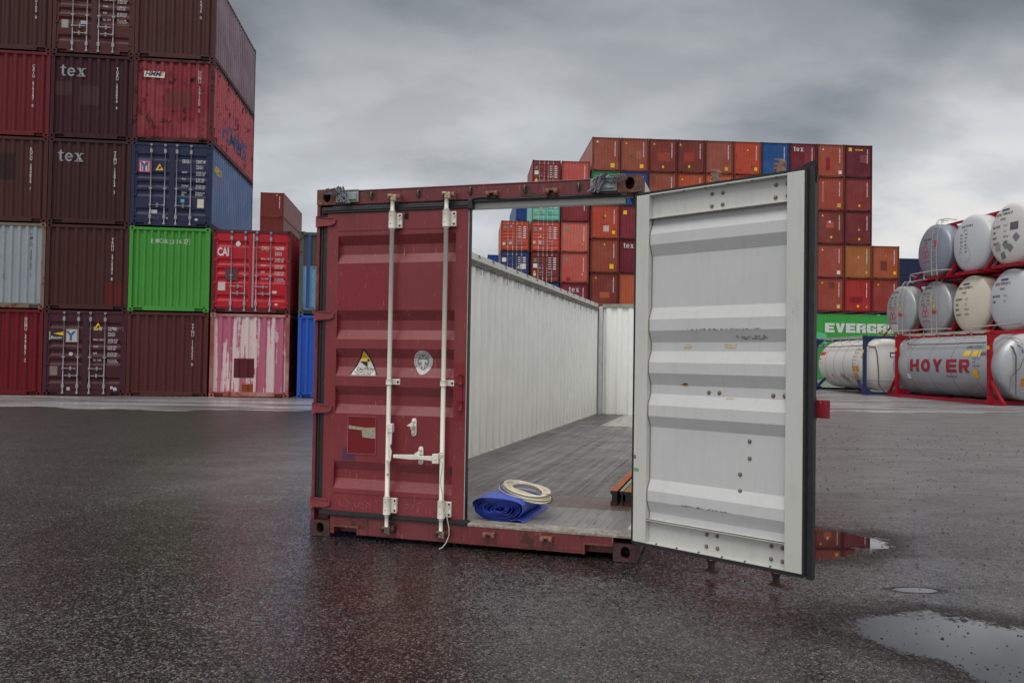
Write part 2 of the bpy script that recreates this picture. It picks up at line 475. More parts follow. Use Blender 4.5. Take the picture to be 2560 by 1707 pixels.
# ------------------------------------------------------------------ stacked containers
RIBS = [(2.236, 2.167, 2.098, 2.03), (1.682, 1.61, 1.537, 1.468), (1.40, 1.332, 1.263, 1.194), (1.123, 1.056, .985, .919), (.568, .502, .436, .365)]

def casting(m, x0, x1, y0, y1, z0, z1, rx=.036, rz=.032, front=True, depth=.08):
    """corner casting: a block whose front (or back) face has an oval hole with depth"""
    w, h = (x1 - x0), (z1 - z0); cx, cz = (x0 + x1) / 2, (z0 + z1) / 2
    per = []
    for a, b in (((-1, -1), (1, -1)), ((1, -1), (1, 1)), ((1, 1), (-1, 1)), ((-1, 1), (-1, -1))):
        for k in range(4):
            per.append((a[0] + (b[0] - a[0]) * k / 4, a[1] + (b[1] - a[1]) * k / 4))
    yf, yi = (y0, y0 + depth) if front else (y1, y1 - depth)
    outer = [(cx + p[0] * w / 2, yf, cz + p[1] * h / 2) for p in per]
    def el(p, y):
        a = math.atan2(p[1], p[0]); return (cx + rx * math.cos(a), y, cz + rz * math.sin(a))
    ia = [el(p, yf) for p in per]; ib = [el(p, yi) for p in per]
    n = 16; vs = outer + ia + ib; fs = []
    for k in range(n):
        q = (k + 1) % n
        fs.append((k, q, n + q, n + k)); fs.append((n + k, n + q, 2 * n + q, 2 * n + k))
    fs.append(tuple(range(2 * n, 3 * n)))
    if not front: fs = [f[::-1] for f in fs]
    m.add(vs, fs)
    m.quad((x0, y0, z1), (x1, y0, z1), (x1, y1, z1), (x0, y1, z1)); m.quad((x0, y0, z0), (x0, y1, z0), (x1, y1, z0), (x1, y0, z0))
    m.quad((x0, y1, z0), (x0, y0, z0), (x0, y0, z1), (x0, y1, z1)); m.quad((x1, y0, z0), (x1, y1, z0), (x1, y1, z1), (x1, y0, z1))
    yb = y1 if front else y0
    if front: m.quad((x1, yb, z0), (x0, yb, z0), (x0, yb, z1), (x1, yb, z1))
    else: m.quad((x0, yb, z0), (x1, yb, z0), (x1, yb, z1), (x0, yb, z1))

MESH = {}
def cached(key, fn):
    if key not in MESH:
        m = MB(); fn(m); MESH[key] = m.mesh(key[0])
    return MESH[key]

def corr_sheet_x(m, x0, x1, z0, z1, p, d, y0):
    b = corr_breaks(x0, x1, p)
    for a, c in zip(b[:-1], b[1:]):
        m.quad((a, y0 + corr(a, p, d), z0), (c, y0 + corr(c, p, d), z0), (c, y0 + corr(c, p, d), z1), (a, y0 + corr(a, p, d), z1))
def corr_sheet_y(m, y0, y1, z0, z1, p, d, x0, sgn):
    """sheet along y; sgn +1 faces -x (left side), -1 faces +x"""
    b = corr_breaks(y0, y1, p)
    for a, c in zip(b[:-1], b[1:]):
        xa, xc = x0 + sgn * corr(a, p, d), x0 + sgn * corr(c, p, d)
        q = [(xa, a, z0), (xc, c, z0), (xc, c, z1), (xa, a, z1)]
        if sgn > 0: q = q[::-1]
        m.quad(*q)

def frame_fn(W, L, H, far):
    def fn(m):
        for x0, x1 in ((0.004, .11), (W - .11, W - .004)):
            m.box(x0, x1, .008, .10, .118, H - .118)
            m.box(x0, x1, L - .10, L - .008, .118, H - .118)
        for ya, yb in ((.012, .09), (L - .09, L - .012)):
            m.box(.11, W - .11, ya, yb, H - .10, H - .018)
            m.box(.43, W - .43, ya, yb, .025, .165)
            m.box(.162, .43, ya, yb, .115, .165); m.box(W - .43, W - .162, ya, yb, .115, .165)
            m.box(.162, .43, ya + .06, yb, .03, .115); m.box(W - .43, W - .162, ya + .06, yb, .03, .115)
        for x0, x1 in ((.006, .06), (W - .06, W - .006)):
            m.box(x0, x1, .178, L - .178, .03, .16); m.box(x0, x1, .178, L - .178, H - .085, H - .02)
        m.quad((.03, .05, H - .03), (W - .03, .05, H - .03), (W - .03, L - .05, H - .03), (.03, L - .05, H - .03))
        m.quad((.03, .05, .12), (.03, L - .05, .12), (W - .03, L - .05, .12), (W - .03, .05, .12))
        m.quad((W - .05, L - .04, .12), (.05, L - .04, .12), (.05, L - .04, H - .05), (W - .05, L - .04, H - .05))
        ys = ((0, .178, True), (L - .178, L, False))
        if not far: ys = ys[1:]
        for a, b, fr in ys:
            for x0 in (0, W - .162):
                for z0 in (0, H - .118):
                    casting(m, x0, x0 + .162, a, b, z0, z0 + .118, front=fr)
    return fn

def door_panel(m, x0, x1, z0, z1, ribs, y, depth, stile):
    """a door leaf seen from outside: flat border, horizontal trapezoid recesses"""
    xa, xb = x0 + stile, x1 - stile
    m.quad((x0, y, z0), (xa, y, z0), (xa, y, z1), (x0, y, z1)); m.quad((xb, y, z0), (x1, y, z0), (x1, y, z1), (xb, y, z1))
    prof = [(z1, y)]
    for a, b, c, d in ribs: prof += [(a, y), (b, y + depth), (c, y + depth), (d, y)]
    prof.append((z0, y))
    for (za, ya), (zb, yb) in zip(prof[:-1], prof[1:]):
        m.quad((xa, yb, zb), (xb, yb, zb), (xb, ya, za), (xa, ya, za))
    e = .012
    for a, b, c, d in ribs:
        m.add([(xa, y, a), (xa, y + depth, b), (xa, y + depth, c), (xa, y, d)], [(0, 1, 2, 3)])
        m.add([(xb, y, a), (xb, y + depth, b), (xb, y + depth, c), (xb, y, d)], [(3, 2, 1, 0)])
    t = .05
    m.quad((x1, y, z0), (x1, y + t, z0), (x1, y + t, z1), (x1, y, z1)); m.quad((x0, y + t, z0), (x0, y, z0), (x0, y, z1), (x0, y + t, z1))
    m.quad((x0, y, z1), (x1, y, z1), (x1, y + t, z1), (x0, y + t, z1)); m.quad((x0, y + t, z0), (x1, y + t, z0), (x1, y, z0), (x0, y, z0))

def scaled_ribs(H): return [tuple(z * (H / 2.591) for z in r) for r in RIBS]

def rod_fn(H, x, lowdetail):
    def fn(m):
        m.tube([(x, -.015, .06), (x, -.015, H - .06)], .016, 6 if lowdetail else 8)
        for z in (.30, H - .28):
            m.box(x - .035, x + .035, -.035, .03, z - .06, z + .06)
        m.box(x - .045, x + .045, -.028, .03, H * .45 - .02, H * .45 + .02)
        for z in (.085, H - .09): m.box(x - .035, x + .03, -.03, .012, z - .025, z + .03)
    return fn
def handle_fn(x, z, d):
    def fn(m):
        m.box(min(x, x + .38 * d), max(x, x + .38 * d), -.05, -.035, z - .012, z + .012)
        m.box(x - .025, x + .025, -.055, -.01, z - .035, z + .035)
        m.box(x + .22 * d - .02, x + .22 * d + .02, -.04, .03, z - .06, z + .06)
    return fn
def hinge_fn(H, x, d):
    def fn(m):
        m.box(x - .006, x + .006, .012, .024, .30, H - .22)
        for k in (.36, .97, 1.66, 2.33):
            z = k * H / 2.591 - .03
            m.prism([(x, z - .035), (x + d * .11, z - .022), (x + d * .11, z + .022), (x, z + .035)], 'y', .0, .028)
    return fn

def make_container(spec, W, L, H, far=False, loc=(0, 0, 0), rz=0):
    """spec: kind 'end' or 'door', col, label, group, marks callback"""
    root = thing('shipping_container', spec['label'], 'shipping container', loc, rz, spec['group'])
    mat = spec['mat']; fmat = spec.get('fmat', mat); smat = spec.get('smat', mat)
    p = spec.get('pitch', .268)
    link('frame', cached(('frame', W, L, H, far), frame_fn(W, L, H, far)), fmat, root)
    if not far:
        for x0 in (0, W - .162):
            for z0 in (0, H - .118):
                o = link('corner_casting', cached(('corner_casting', z0 > 1, x0 > 1, W, H), lambda m: casting(m, x0, x0 + .162, 0, .178, z0, z0 + .118)), spec.get('cmat', fmat), root)
    def sides(sgn):
        def fn(m): corr_sheet_y(m, .10, L - .10, .155, H - .08, .278, .036, .010 if sgn > 0 else W - .010, sgn)
        return fn
    if spec.get('left', True): link('side_panel', cached(('side_panel', W, L, H, 1), sides(1)), smat, root)
    link('side_panel', cached(('side_panel', W, L, H, -1), sides(-1)), smat, root)
    if spec['kind'] == 'end':
        link('end_panel', cached(('end_panel', W, H, p), lambda m: corr_sheet_x(m, .105, W - .105, .16, H - .095, p, .046, .028)), mat, root)
    else:
        xm = W / 2
        for k, (a, b) in enumerate(((.10, xm - .012), (xm + .012, W - .10))):
            rb = scaled_ribs(H)
            d = link('door', cached(('door', W, H, k), lambda m: door_panel(m, a, b, .175, H - .115, rb, .03, .036, .075)), spec.get('dmat', mat), root)
            xs = ((.25, .64) if k == 0 else (.26, .645))
            xs = (.60, 1.02) if k == 0 else (1.37, 1.80)
            for q, x in enumerate(xs):
                link('lock_rod', cached(('lock_rod', H, x, far), rod_fn(H, x, far)), ROD_GREY if not far else F((185, 180, 178)), d)
                if spec.get('handles', True):
                    dr = 1 if q == 0 else -1
                    z = (.84 if q == 0 else .62) if not spec.get('inline') else .66
                    link('handle', cached(('handle', x, z, dr), handle_fn(x, z, dr)), ROD_GREY, d)
            if not far:
                link('hinge', cached(('hinge', H, k), hinge_fn(H, .06 if k == 0 else W - .06, 1 if k == 0 else -1)), mat, d)
                link('gasket', cached(('gasket', H, W, k), lambda m: (m.box(a - .03, a, .022, .05, .17, H - .11) if k == 0 else m.box(b, b + .03, .022, .05, .17, H - .11),
                     m.box(a, b, .020, .05, H - .113, H - .10) , (m.box(xm - .012, xm + .012, .026, .06, .175, H - .115) if k == 0 else None))), GASKET, d)
    if spec.get('marks'): spec['marks'](root, (p, .046, .028), W, L, H)
    return root

def tri(root, x, z, s, mat=YELLOW, prof=None, name='warning_sticker', y=None, inner=True):
    y = -.006 if y is None else y
    o = flat_poly(name, [(x - s / 2, z), (x + s / 2, z), (x, z + s * .88)], mat, root, y)
    return o
def vnum(root, prof, txt, x=1.95, top=2.25, size=.135, mat=None, line=.755, name='serial_number'):
    wall_text(name, txt, size, x, top - size * .7, mat or WHITE_TXT, root, prof, vertical=True, line=line, bold=.008, xs=.82)
def door_marks(root, code, num, chk, kind, rows, mat=WHITE_TXT, x=1.47):
    y = .024
    wall_text('serial_number', code, .15, x, 2.02, mat, root, y=y, bold=.01, xs=.68)
    wall_text('serial_number', num, .15, x + .42, 2.02, mat, root, y=y, bold=.01, xs=.62)
    if chk:
        wall_text('check_digit', chk, .13, x + .845, 2.025, mat, root, y=y, bold=.01, xs=.62)
    wall_text('size_code', kind, .15, x + .42, 1.85, mat, root, y=y, bold=.01, xs=.68)
    for k, (a, b, c) in enumerate(rows):
        z = 1.70 - k * .21
        wall_text('weight_table', a, .085, x, z, mat, root, y=y, bold=.004, xs=.75)
        wall_text('weight_table', b + '\n' + c, .085, x + .42, z, mat, root, y=y, bold=.004, xs=.72, line=.8)

LO, LYAW, LTIER, LH, LW, LL = (-9.531, 24.933), .1127, 2.65, 2.638, 2.43, 6.058
LCOL = {1: -7.312, 2: -4.866, 3: -2.43, 4: .06, 5: 2.745}
def lpos(col, tier, dy=0):
    c, s = math.cos(LYAW), math.sin(LYAW); x = LCOL[col]
    return (LO[0] + c * x - s * dy, LO[1] + s * x + c * dy, (tier - 1) * LTIER + .004)
GL = 'containers stacked on the left of the yard'
def left(col, tier, kind, mat, label, marks=None, dy=0, **k):
    sp = dict(kind=kind, mat=mat, label=label, group=GL, marks=marks, **k)
    return make_container(sp, LW, LL, LH, False, lpos(col, tier, dy), LYAW)

MAROON = P((60, 26, 30), rust=.02, fade=.25, fade_to=(74, 42, 44), rough=.55)
MAROON2 = P((54, 22, 30), rust=.0, fade=.25, fade_to=(68, 38, 44), rough=.55)
BROWN = P((64, 32, 32), rust=.02, fade=.3, rough=.55)

# tier 5
left(1, 5, 'end', BROWN, 'dark brown container topping the leftmost stack, cut off by the corner of the photo',
     lambda r, p, W, L, H: vnum(r, p, 'CAIU 040100 0', 1.95, 2.32))
def m25(r, p, W, L, H):
    door_marks(r, 'TRHU', '210436', '5', '22G1', [('MAX. GROSS', '30,480 KGS', '67,200 LBS'), ('TARE', '2,180 KGS', '4,810 LBS'), ('NET', '28,300 KGS', '62,390 LBS'), ('CU. CAP.', '33.2 CU.M.', '1,172 CU.FT.')])
    patch('sticker', .26, .46, .78, 1.03, F((150, 146, 142)), r, y=.024); patch('sticker', .82, 1.03, .92, 1.03, F((165, 165, 170)), r, y=.024)
left(2, 5, 'door', P((73, 35, 35), rust=.05, fade=.15, rough=.5), 'dark red container with doors and two pale stickers, top of the second stack', m25)
def m35(r, p, W, L, H):
    vnum(r, p, 'GESU 196436 0', 1.97, 2.62)
left(3, 5, 'end', P((67, 36, 36), rust=.02, fade=.3, rough=.55), 'dark brown container with a violet grey side, directly above the rusty crimson one', m35,
     smat=P((128, 104, 116), rust=.0, fade=.8, fade_to=(160, 142, 156), streak=.15, rough=.4))  # side carries grazing sky sheen, painted as a lighter violet grey
# tier 4
left(1, 4, 'end', P((96, 24, 33), rust=.12, fade=.25, fade_to=(100, 34, 42)), 'bright crimson container numbered 619347 0 in the leftmost stack, between two dark brown ones',
     lambda r, p, W, L, H: vnum(r, p, 'CAIU 619347 0', 1.93, 2.22))
def tex(r, x, z, s=.49, mat=GREY_TXT, prof=None):
    """the serifed word tex, drawn as outlines: stem letters with slab feet"""
    def ring(cx, cz, ro, ri, a0, a1, n=14, sq=1.0):
        pts = [(cx + ro * math.cos(R(a0 + (a1 - a0) * k / n)) * sq, cz + ro * math.sin(R(a0 + (a1 - a0) * k / n))) for k in range(n + 1)]
        pin = [(cx + ri * math.cos(R(a0 + (a1 - a0) * k / n)) * sq * .85, cz + ri * math.sin(R(a0 + (a1 - a0) * k / n))) for k in range(n + 1)]
        return list(zip(pts, pin))
    m = MB(); y = prof[2] - .004 if prof else -.004; u = s / .49
    def poly(pts): m.add([(x + a * u, y, z + b * u) for a, b in pts], [list(range(len(pts)))])
    def band(rg):
        for (a, b), (c, d) in zip(rg[:-1], rg[1:]): poly([b, d, c, a])
    # t
    poly([(.05, .04), (.11, .04), (.11, .36), (.05, .31)]); poly([(0, .235), (.05, .235), (.05, .27), (0, .255)]); poly([(.11, .235), (.17, .235), (.17, .27), (.11, .27)])
    band(ring(.12, .055, .062, .022, 180, 320))
    # e
    band(ring(.325, .13, .135, .085, 20, 325, 20, .85)); poly([(.22, .115), (.44, .115), (.44, .15), (.22, .15)])
    poly([(.40, .15), (.44, .15), (.43, .19), (.385, .17)])
    # x
    poly([(.52, .25), (.60, .25), (.73, .01), (.65, .01)]); poly([(.52, .01), (.555, .01), (.71, .25), (.67, .25)])
    for a in (.495, .645): poly([(a, .235), (a + .11, .235), (a + .11, .262), (a, .262)])
    for a in (.49, .625): poly([(a, -.002), (a + .125, -.002), (a + .125, .025), (a, .025)])
    return m.build('wall_lettering', mat, r)
def m24(r, p, W, L, H):
    tex(r, .26, 1.93, .49, GREY_TXT, p); vnum(r, p, 'TGBU 250894 4', 1.945, 2.27)
    patch('repair_patch', 0.86, 1.42, 1.06, 1.66, P((67, 38, 46), rust=0), r, p, -.003)
    patch('repair_patch', .11, .62, 1.33, 1.75, P((68, 41, 40), rust=0), r, p, -.003)
left(2, 4, 'end', MAROON2, 'dark maroon container with a pale lowercase word above two faded squares', m24)
RUSTYRED = P((120, 35, 49), rust=.48, fade=.6, fade_to=(150, 74, 80), rustcol=(58, 34, 32), rough=.55)
def hmm(r, x, z, w, prof=None):
    y = (prof[2] - .004) if prof else -.004
    flat_poly('logo_sticker', [(x, z), (x + w, z - .01), (x + w + .01, z + w * .29), (x + .02, z + w * .3)], F((214, 210, 200)), r, y)
    wall_text('logo_lettering', 'HMM', w * .33, x + .04 * w, z + w * .06, F((30, 36, 74)), r, y=y - .003, bold=.03, shear=.35, xs=1.0)
    m = MB()
    for k in range(3):
        q = z + w * (.07 + k * .075)
        m.add([(x + w * (.78 + k * .01), y - .003, q), (x + w * (.90 + k * .03), y - .003, q + .01), (x + w * (.91 + k * .03), y - .003, q + w * .05), (x + w * (.79 + k * .01), y - .003, q + w * .04)], [(0, 1, 2, 3)])
    m.build('logo_flag', F((190, 40, 50)), r)
def m34(r, p, W, L, H):
    hmm(r, .30, 2.03, .62, p); vnum(r, p, 'HDMU 227388 2', 1.98, 2.32)
    patch('repair_patch', .95, 1.75, 1.13, 1.68, P((102, 49, 46), rust=.5, rustcol=(58, 34, 32)), r, p, -.003)
    sd = lambda X, Y, Z: (W - .010 - corr(X, .278, .036) + .005, X, Z)
    wall_text('side_lettering', 'HMM', .95, 1.15, .55, F((80, 84, 128)), r, prof=(.278, .036, 0), side=sd, bold=.01, shear=.3, xs=1.35)
    m = MB()
    for k in range(3):
        b = corr_breaks(4.15 + .06 * k, 4.75 + .08 * k, .278)
        for a, c in zip(b[:-1], b[1:]):
            z = .58 + k * .24; m.quad((W - .005 - corr(a, .278, .036), a, z), (W - .005 - corr(c, .278, .036), c, z), (W - .005 - corr(c, .278, .036), c, z + .15), (W - .005 - corr(a, .278, .036), a, z + .15))
    m.build('side_logo', F((80, 84, 128)), r)
left(3, 4, 'end', RUSTYRED, 'rusty crimson container with a white logo sticker, directly above the navy container with doors', m34,
     smat=P((186, 84, 96), rust=.5, fade=.5, fade_to=(200, 120, 128), rustcol=(70, 44, 44), rough=.5), fmat=P((76, 35, 36), rust=.6, rustcol=(52, 32, 30)))  # side lighter than the front: grazing reflection put into its colour
# tier 3
def m13(r, p, W, L, H):
    vnum(r, p, 'KOCU 204854 1', 1.93, 2.31); patch('repair_patch', .55, 1.45, 1.3, 2.1, P((46, 27, 28), rust=0), r, p, -.003)
left(1, 3, 'end', P((67, 36, 35), rust=.02, fade=.2), 'dark brown container with a darker square, just above the rusty grey one', m13)
def m23(r, p, W, L, H):
    tex(r, .26, 1.93, .49, GREY_TXT, p); vnum(r, p, 'TEMU 158724 3', 1.945, 2.29)
left(2, 3, 'end', P((59, 32, 32), rust=.03, fade=.2, fade_to=(70, 38, 40)), 'dark maroon container with a pale lowercase word, just left of the navy doors', m23)
NAVY = P((35, 41, 67), rust=.02, fade=.25, fade_to=(58, 70, 104), rough=.5)
def m33(r, p, W, L, H):
    y = .024
    patch('logo_sticker', .22, .57, 1.68, 2.06, F((176, 44, 84)), r, y=y)
    patch('logo_sticker', .255, .535, 1.715, 2.025, F((190, 186, 190)), r, y=y - .003)
    wall_text('logo_letter', 'M', .36, .262, 1.735, F((170, 60, 90)), r, y=y - .006, bold=.0, xs=.95)
    wall_text('logo_letter', 'Y', .40, .27, 1.73, F((52, 76, 140)), r, y=y - .009, bold=.03, xs=.95)
    tri(r, .84, 1.76, .24, YELLOW, y=y); flat_poly('warning_pictogram', [(.80, 1.80), (.84, 1.90), (.90, 1.86), (.86, 1.80)], BLACK_TXT, r, y - .003)
    door_marks(r, 'SEGU', '280714', '0', '22G1', [('MGW', '30,480 KGS', '67,200 LBS'), ('Tare', '2,180 KGS', '4,810 LBS'), ('Payload', '28,300 KGS', '62,390 LBS'), ('Seaco\nSRL', 'Bridgetown', 'Barbados')], x=1.52)
    patch('sticker', 2.0, 2.2, .62, .9, F((200, 196, 180)), r, y=y); patch('sticker', 1.50, 1.61, .77, .88, F((90, 160, 210)), r, y=y)
    patch('sticker', .56, .8, .40, .52, F((180, 184, 190)), r, y=y)
    wall_text('chalk_writing', 'HM C', .13, .55, .22, F((90, 100, 130)), r, y=y, bold=-.004)
    flat_poly('sticker', [(1.98 + .05 * math.cos(k * PI / 6), .25 + .035 * math.sin(k * PI / 6)) for k in range(12)], F((200, 204, 208)), r, y)
    flat_poly('sticker', [(1.10 + .025 * math.cos(k * PI / 6), .27 + .025 * math.sin(k * PI / 6)) for k in range(12)], YELLOW, r, y)
    sd = lambda X, Y, Z: (W - .010 - corr(X, .278, .036) + .005, X, Z)
    wall_text('side_lettering', 'seaco', .5, .32, 1.85, F((216, 184, 60)), r, prof=(.278, .036, 0), side=sd, bold=.03, xs=.9)
    wall_text('side_lettering', 'GLOBAL', .17, .5, 1.58, F((200, 120, 130)), r, prof=(.278, .036, 0), side=sd, bold=.01, xs=1.1)
left(3, 3, 'door', NAVY, 'navy container with closed doors and a pink logo sticker, directly above the bright green one', m33,
     smat=P((98, 122, 168), rust=.02, fade=.6, fade_to=(128, 148, 186), rough=.4), inline=True)  # paler blue side: sky sheen at a grazing angle, held in the colour
# tier 2
GREYC = P((142, 150, 158), rust=.30, fade=.3, fade_to=(160, 168, 174), streak=.15, rough=.5, rustcol=(92, 62, 40))
left(1, 2, 'end', GREYC, 'pale grey container with rust runs and black numbers in the leftmost stack', lambda r, p, W, L, H: vnum(r, p, 'YMLU 350142 1', 1.99, 2.32, mat=BLACK_TXT),
     pitch=.23, fmat=P((112, 102, 88), rust=.55, rustcol=(110, 66, 40)))
def m22(r, p, W, L, H):
    vnum(r, p, 'TRHU 372242 8', 1.94, 2.24); patch('repair_patch', 1.72, W - .11, .17, .86, P((86, 33, 30), rust=0), r, p, -.003)
left(2, 2, 'end', P((65, 35, 35), rust=.02, fade=.2), 'dark brown container with a redder lower right corner, between the grey and green ones', m22)
def m32(r, p, W, L, H):
    bmx = [('E', .64), ('M', .76), ('C', .875), ('U', .985), ('6', 1.075), ('2', 1.185), ('3', 1.27), ('5', 1.39), ('6', 1.49), ('2', 1.61), ('7', 1.69)]
    for c, x in bmx: wall_text('serial_number', c, .185, x, 2.13 + .012 * math.sin(x * 9), WHITE_TXT, r, p, bold=.012, xs=.75)
    for q in ((1.675, 1.682, 2.10, 2.30), (1.785, 1.792, 2.10, 2.30), (1.682, 1.785, 2.293, 2.30), (1.682, 1.785, 2.10, 2.107)):
        patch('digit_frame', *q, WHITE_TXT, r, p, -.005)
left(3, 2, 'end', P((66, 140, 58), rust=.0, fade=.25, fade_to=(84, 160, 76), streak=.18, rough=.5), 'bright green container directly below the navy one with doors', m32, pitch=.207)
REDC = P((170, 26, 40), rust=.12, fade=.25, fade_to=(170, 60, 70), rough=.45)
def m42(r, p, W, L, H):
    y = .024
    wall_text('logo_lettering', 'CAI', .36, .155, 1.80, WHITE_TXT, r, y=y, bold=.035, xs=.62)
    door_marks(r, 'CAIU', '366288', '8', '22G1', [('MAX. GROSS', '30,480 KGS', '67,200 LBS'), ('TARE', '2,140 KGS', '4,720 LBS'), ('NET', '28,340 KGS', '62,480 LBS'), ('CU. CAP.', '33.2 CU.M.', '1,172 CU.FT.')], x=1.50)
    flat_poly('seal_sticker', [(.79 + (.075 + .01 * math.sin(3 * k)) * math.cos(k * PI / 8), 2.18 + .085 * math.sin(k * PI / 8)) for k in range(16)], F((206, 204, 202)), r, y)
    patch('sticker', .20, .42, .70, .96, F((196, 186, 182)), r, y=y)
    patch('repair_patch', .42, .80, 1.02, 1.40, F((92, 40, 52)), r, y=y)
    patch('sticker', 1.86, 2.0, .64, .72, F((200, 190, 188)), r, y=y)
    flat_poly('sticker', [(1.99 + .05 * math.cos(k * PI / 6), .29 + .035 * math.sin(k * PI / 6)) for k in range(12)], F((216, 200, 200)), r, y)
    for a, b in (((1.46, 1.93), (1.72, 2.12)), ((1.72, 1.93), (1.46, 2.12))):
        flat_poly('chalk_cross', [a, (a[0] + .03, a[1]), (b[0] + .03, b[1]), b], F((150, 90, 40)), r, y - .001)
    m = MB(); m.box(W / 2 + .016, W / 2 + .07, .020, .03, .18, H - .12); m.build('door_edge', F((190, 140, 150), var=.5), r)
left(4, 2, 'door', REDC, 'bright red container with closed doors and bold white letters, standing on the streaked pink one', m42, fmat=P((88, 36, 40), rust=.35))
BLUEW = P((96, 142, 174), rust=.42, fade=.5, fade_to=(140, 160, 160), rustcol=(72, 60, 48), streak=.6, rough=.5)
def m52(r, p, W, L, H):
    patch('repair_patch', .12, 2.2, 1.55, H - .12, P((76, 70, 65), rust=.3, streak=.6), r, p, -.003)
    patch('paint_stripe', .22, .34, .2, H - .12, P((48, 76, 128), rust=.05), r, p, -.005)
left(5, 2, 'end', BLUEW, 'weathered light blue container with peeling paint, half hidden behind the open container', m52, fmat=P((76, 83, 78), rust=.5))
# tier 1
left(1, 1, 'end', P((100, 19, 28), rust=.02, fade=.2, fade_to=(120, 40, 48)), 'crimson container at the foot of the leftmost stack, below the rusty grey one',
     lambda r, p, W, L, H: vnum(r, p, 'HDMU 227877 2', 1.92, 2.39, size=.14))
def m21(r, p, W, L, H):
    y = .024
    m = MB(); m.add([(.28, y, 1.90), (.58, y, 1.84), (.58, y, 1.96)], [(0, 1, 2)]); m.build('logo_beam', YELLOW, r)
    patch('logo_sticker', .14, .57, 1.70, 1.98, F((26, 24, 28)), r, y=.0265)
    m = MB(); m.box(.165, .185, .021, .0235, 1.74, 1.93); m.box(.158, .192, .021, .0235, 1.72, 1.75); m.ball((.175, .022, 1.945), .016, 8, (1, .1, 1)); m.build('logo_lighthouse', WHITE_TXT, r)
    wall_text('logo_lettering', 'Beacon', .13, .20, 1.74, WHITE_TXT, r, y=y - .002, bold=.008, shear=.25, xs=.85)
    patch('logo_sticker', .64, .99, 1.64, 2.05, F((176, 140, 110)), r, y=y); patch('logo_sticker', .665, .965, 1.67, 2.02, F((176, 186, 188)), r, y=y - .003)
    wall_text('logo_letter', 'Y', .40, .67, 1.70, F((50, 84, 132)), r, y=y - .006, bold=.03, xs=1.0)
    tri(r, 1.575, 2.05, .24, YELLOW, y=y); flat_poly('warning_pictogram', [(1.53, 2.09), (1.575, 2.18), (1.63, 2.15), (1.60, 2.09)], BLACK_TXT, r, y - .003)
    door_marks(r, 'BEAU', '227981', '7', '22G1', [('MAX. GROSS', '30,480 KGS', '67,200 LBS'), ('TARE', '2,210 KGS', '4,870 LBS'), ('NET', '28,270 KGS', '62,330 LBS'), ('CU. CAP.', '33.2 CU.M.', '1,173 CU.FT.')], x=1.45)
    patch('sticker', .20, .42, .62, .9, F((120, 108, 110)), r, y=y)
    for cx, cz, q in ((.80, 1.28, .06), (2.12, .21, .06)):
        flat_poly('sticker', [(cx + q * math.cos(k * PI / 6), cz + q * math.sin(k * PI / 6)) for k in range(12)], F((176, 180, 188)), r, y)
    patch('sticker', .70, .80, .16, .26, F((170, 172, 176)), r, y=y); patch('sticker', 1.98, 2.06, .21, .30, F((180, 176, 176)), r, y=y)
left(2, 1, 'door', P((67, 32, 41), rust=.03, fade=.15, rough=.5), 'dark plum container with closed doors, a lighthouse logo and a yellow triangle', m21)
left(3, 1, 'end', P((78, 38, 38), rust=.05, fade=.3), 'brown red container on the ground directly below the bright green one',
     lambda r, p, W, L, H: vnum(r, p, 'TTNU 119352 0', 1.96, 2.28))
PINK = P((126, 49, 73), rust=.10, fade=1.0, fade_to=(208, 178, 184), streak=.1, rustcol=(150, 70, 40), rough=.55)
def pinkmat():
    t = NT('peeling_pink_paint'); v = t.coords(False)
    s = t.mapping(v, (5.5, 5.5, .22)); n = t.noise(s, 1.0, 5, .62, .15)
    f = t.noise(v, 4.5, 7, .7)
    k = t.math('ADD', n, t.math('MULTIPLY', t.math('SUBTRACT', f, .5), .22))
    col = t.mix(t.mr(k, .485, .50), lin((204, 182, 184)), lin((168, 88, 114)))
    rm = t.mr(t.noise(v, 3.1, 8, .74), .60, .64)
    sep = t.n('ShaderNodeSeparateXYZ'); t.l(v, sep.inputs[0])
    low = t.mr(sep.outputs[2], .16, .45, 1, .12)
    col = t.mix(t.math('MULTIPLY', rm, low), col, lin((160, 78, 48)))
    t.link('Base Color', col); t.set(rough=.55); return t.m
def m41(r, p, W, L, H):
    vnum(r, p, 'CAIU 348405 0', 1.955, 2.23, mat=WHITE_TXT)
    patch('repair_patch', .73, 1.36, .61, 1.22, P((89, 33, 43), rust=.02), r, p, -.003)
    patch('rust_patch', .98, 1.34, .16, .42, P((137, 67, 35), rust=.4, rustcol=(110, 50, 36)), r, p, -.003)
left(4, 1, 'end', pinkmat(), 'pink and white streaked container with a dark square patch, below the bright red doors', m41,
     fmat=P((136, 67, 64), rust=.45, fade=.6, fade_to=(200, 160, 156), rustcol=(140, 70, 46)), smat=P((67, 32, 40), rust=.1))
left(5, 1, 'end', P((42, 84, 176), rust=.0, fade=.2, fade_to=(60, 100, 180)), 'bright blue container on the ground, half hidden behind the open container', None, pitch=.24)

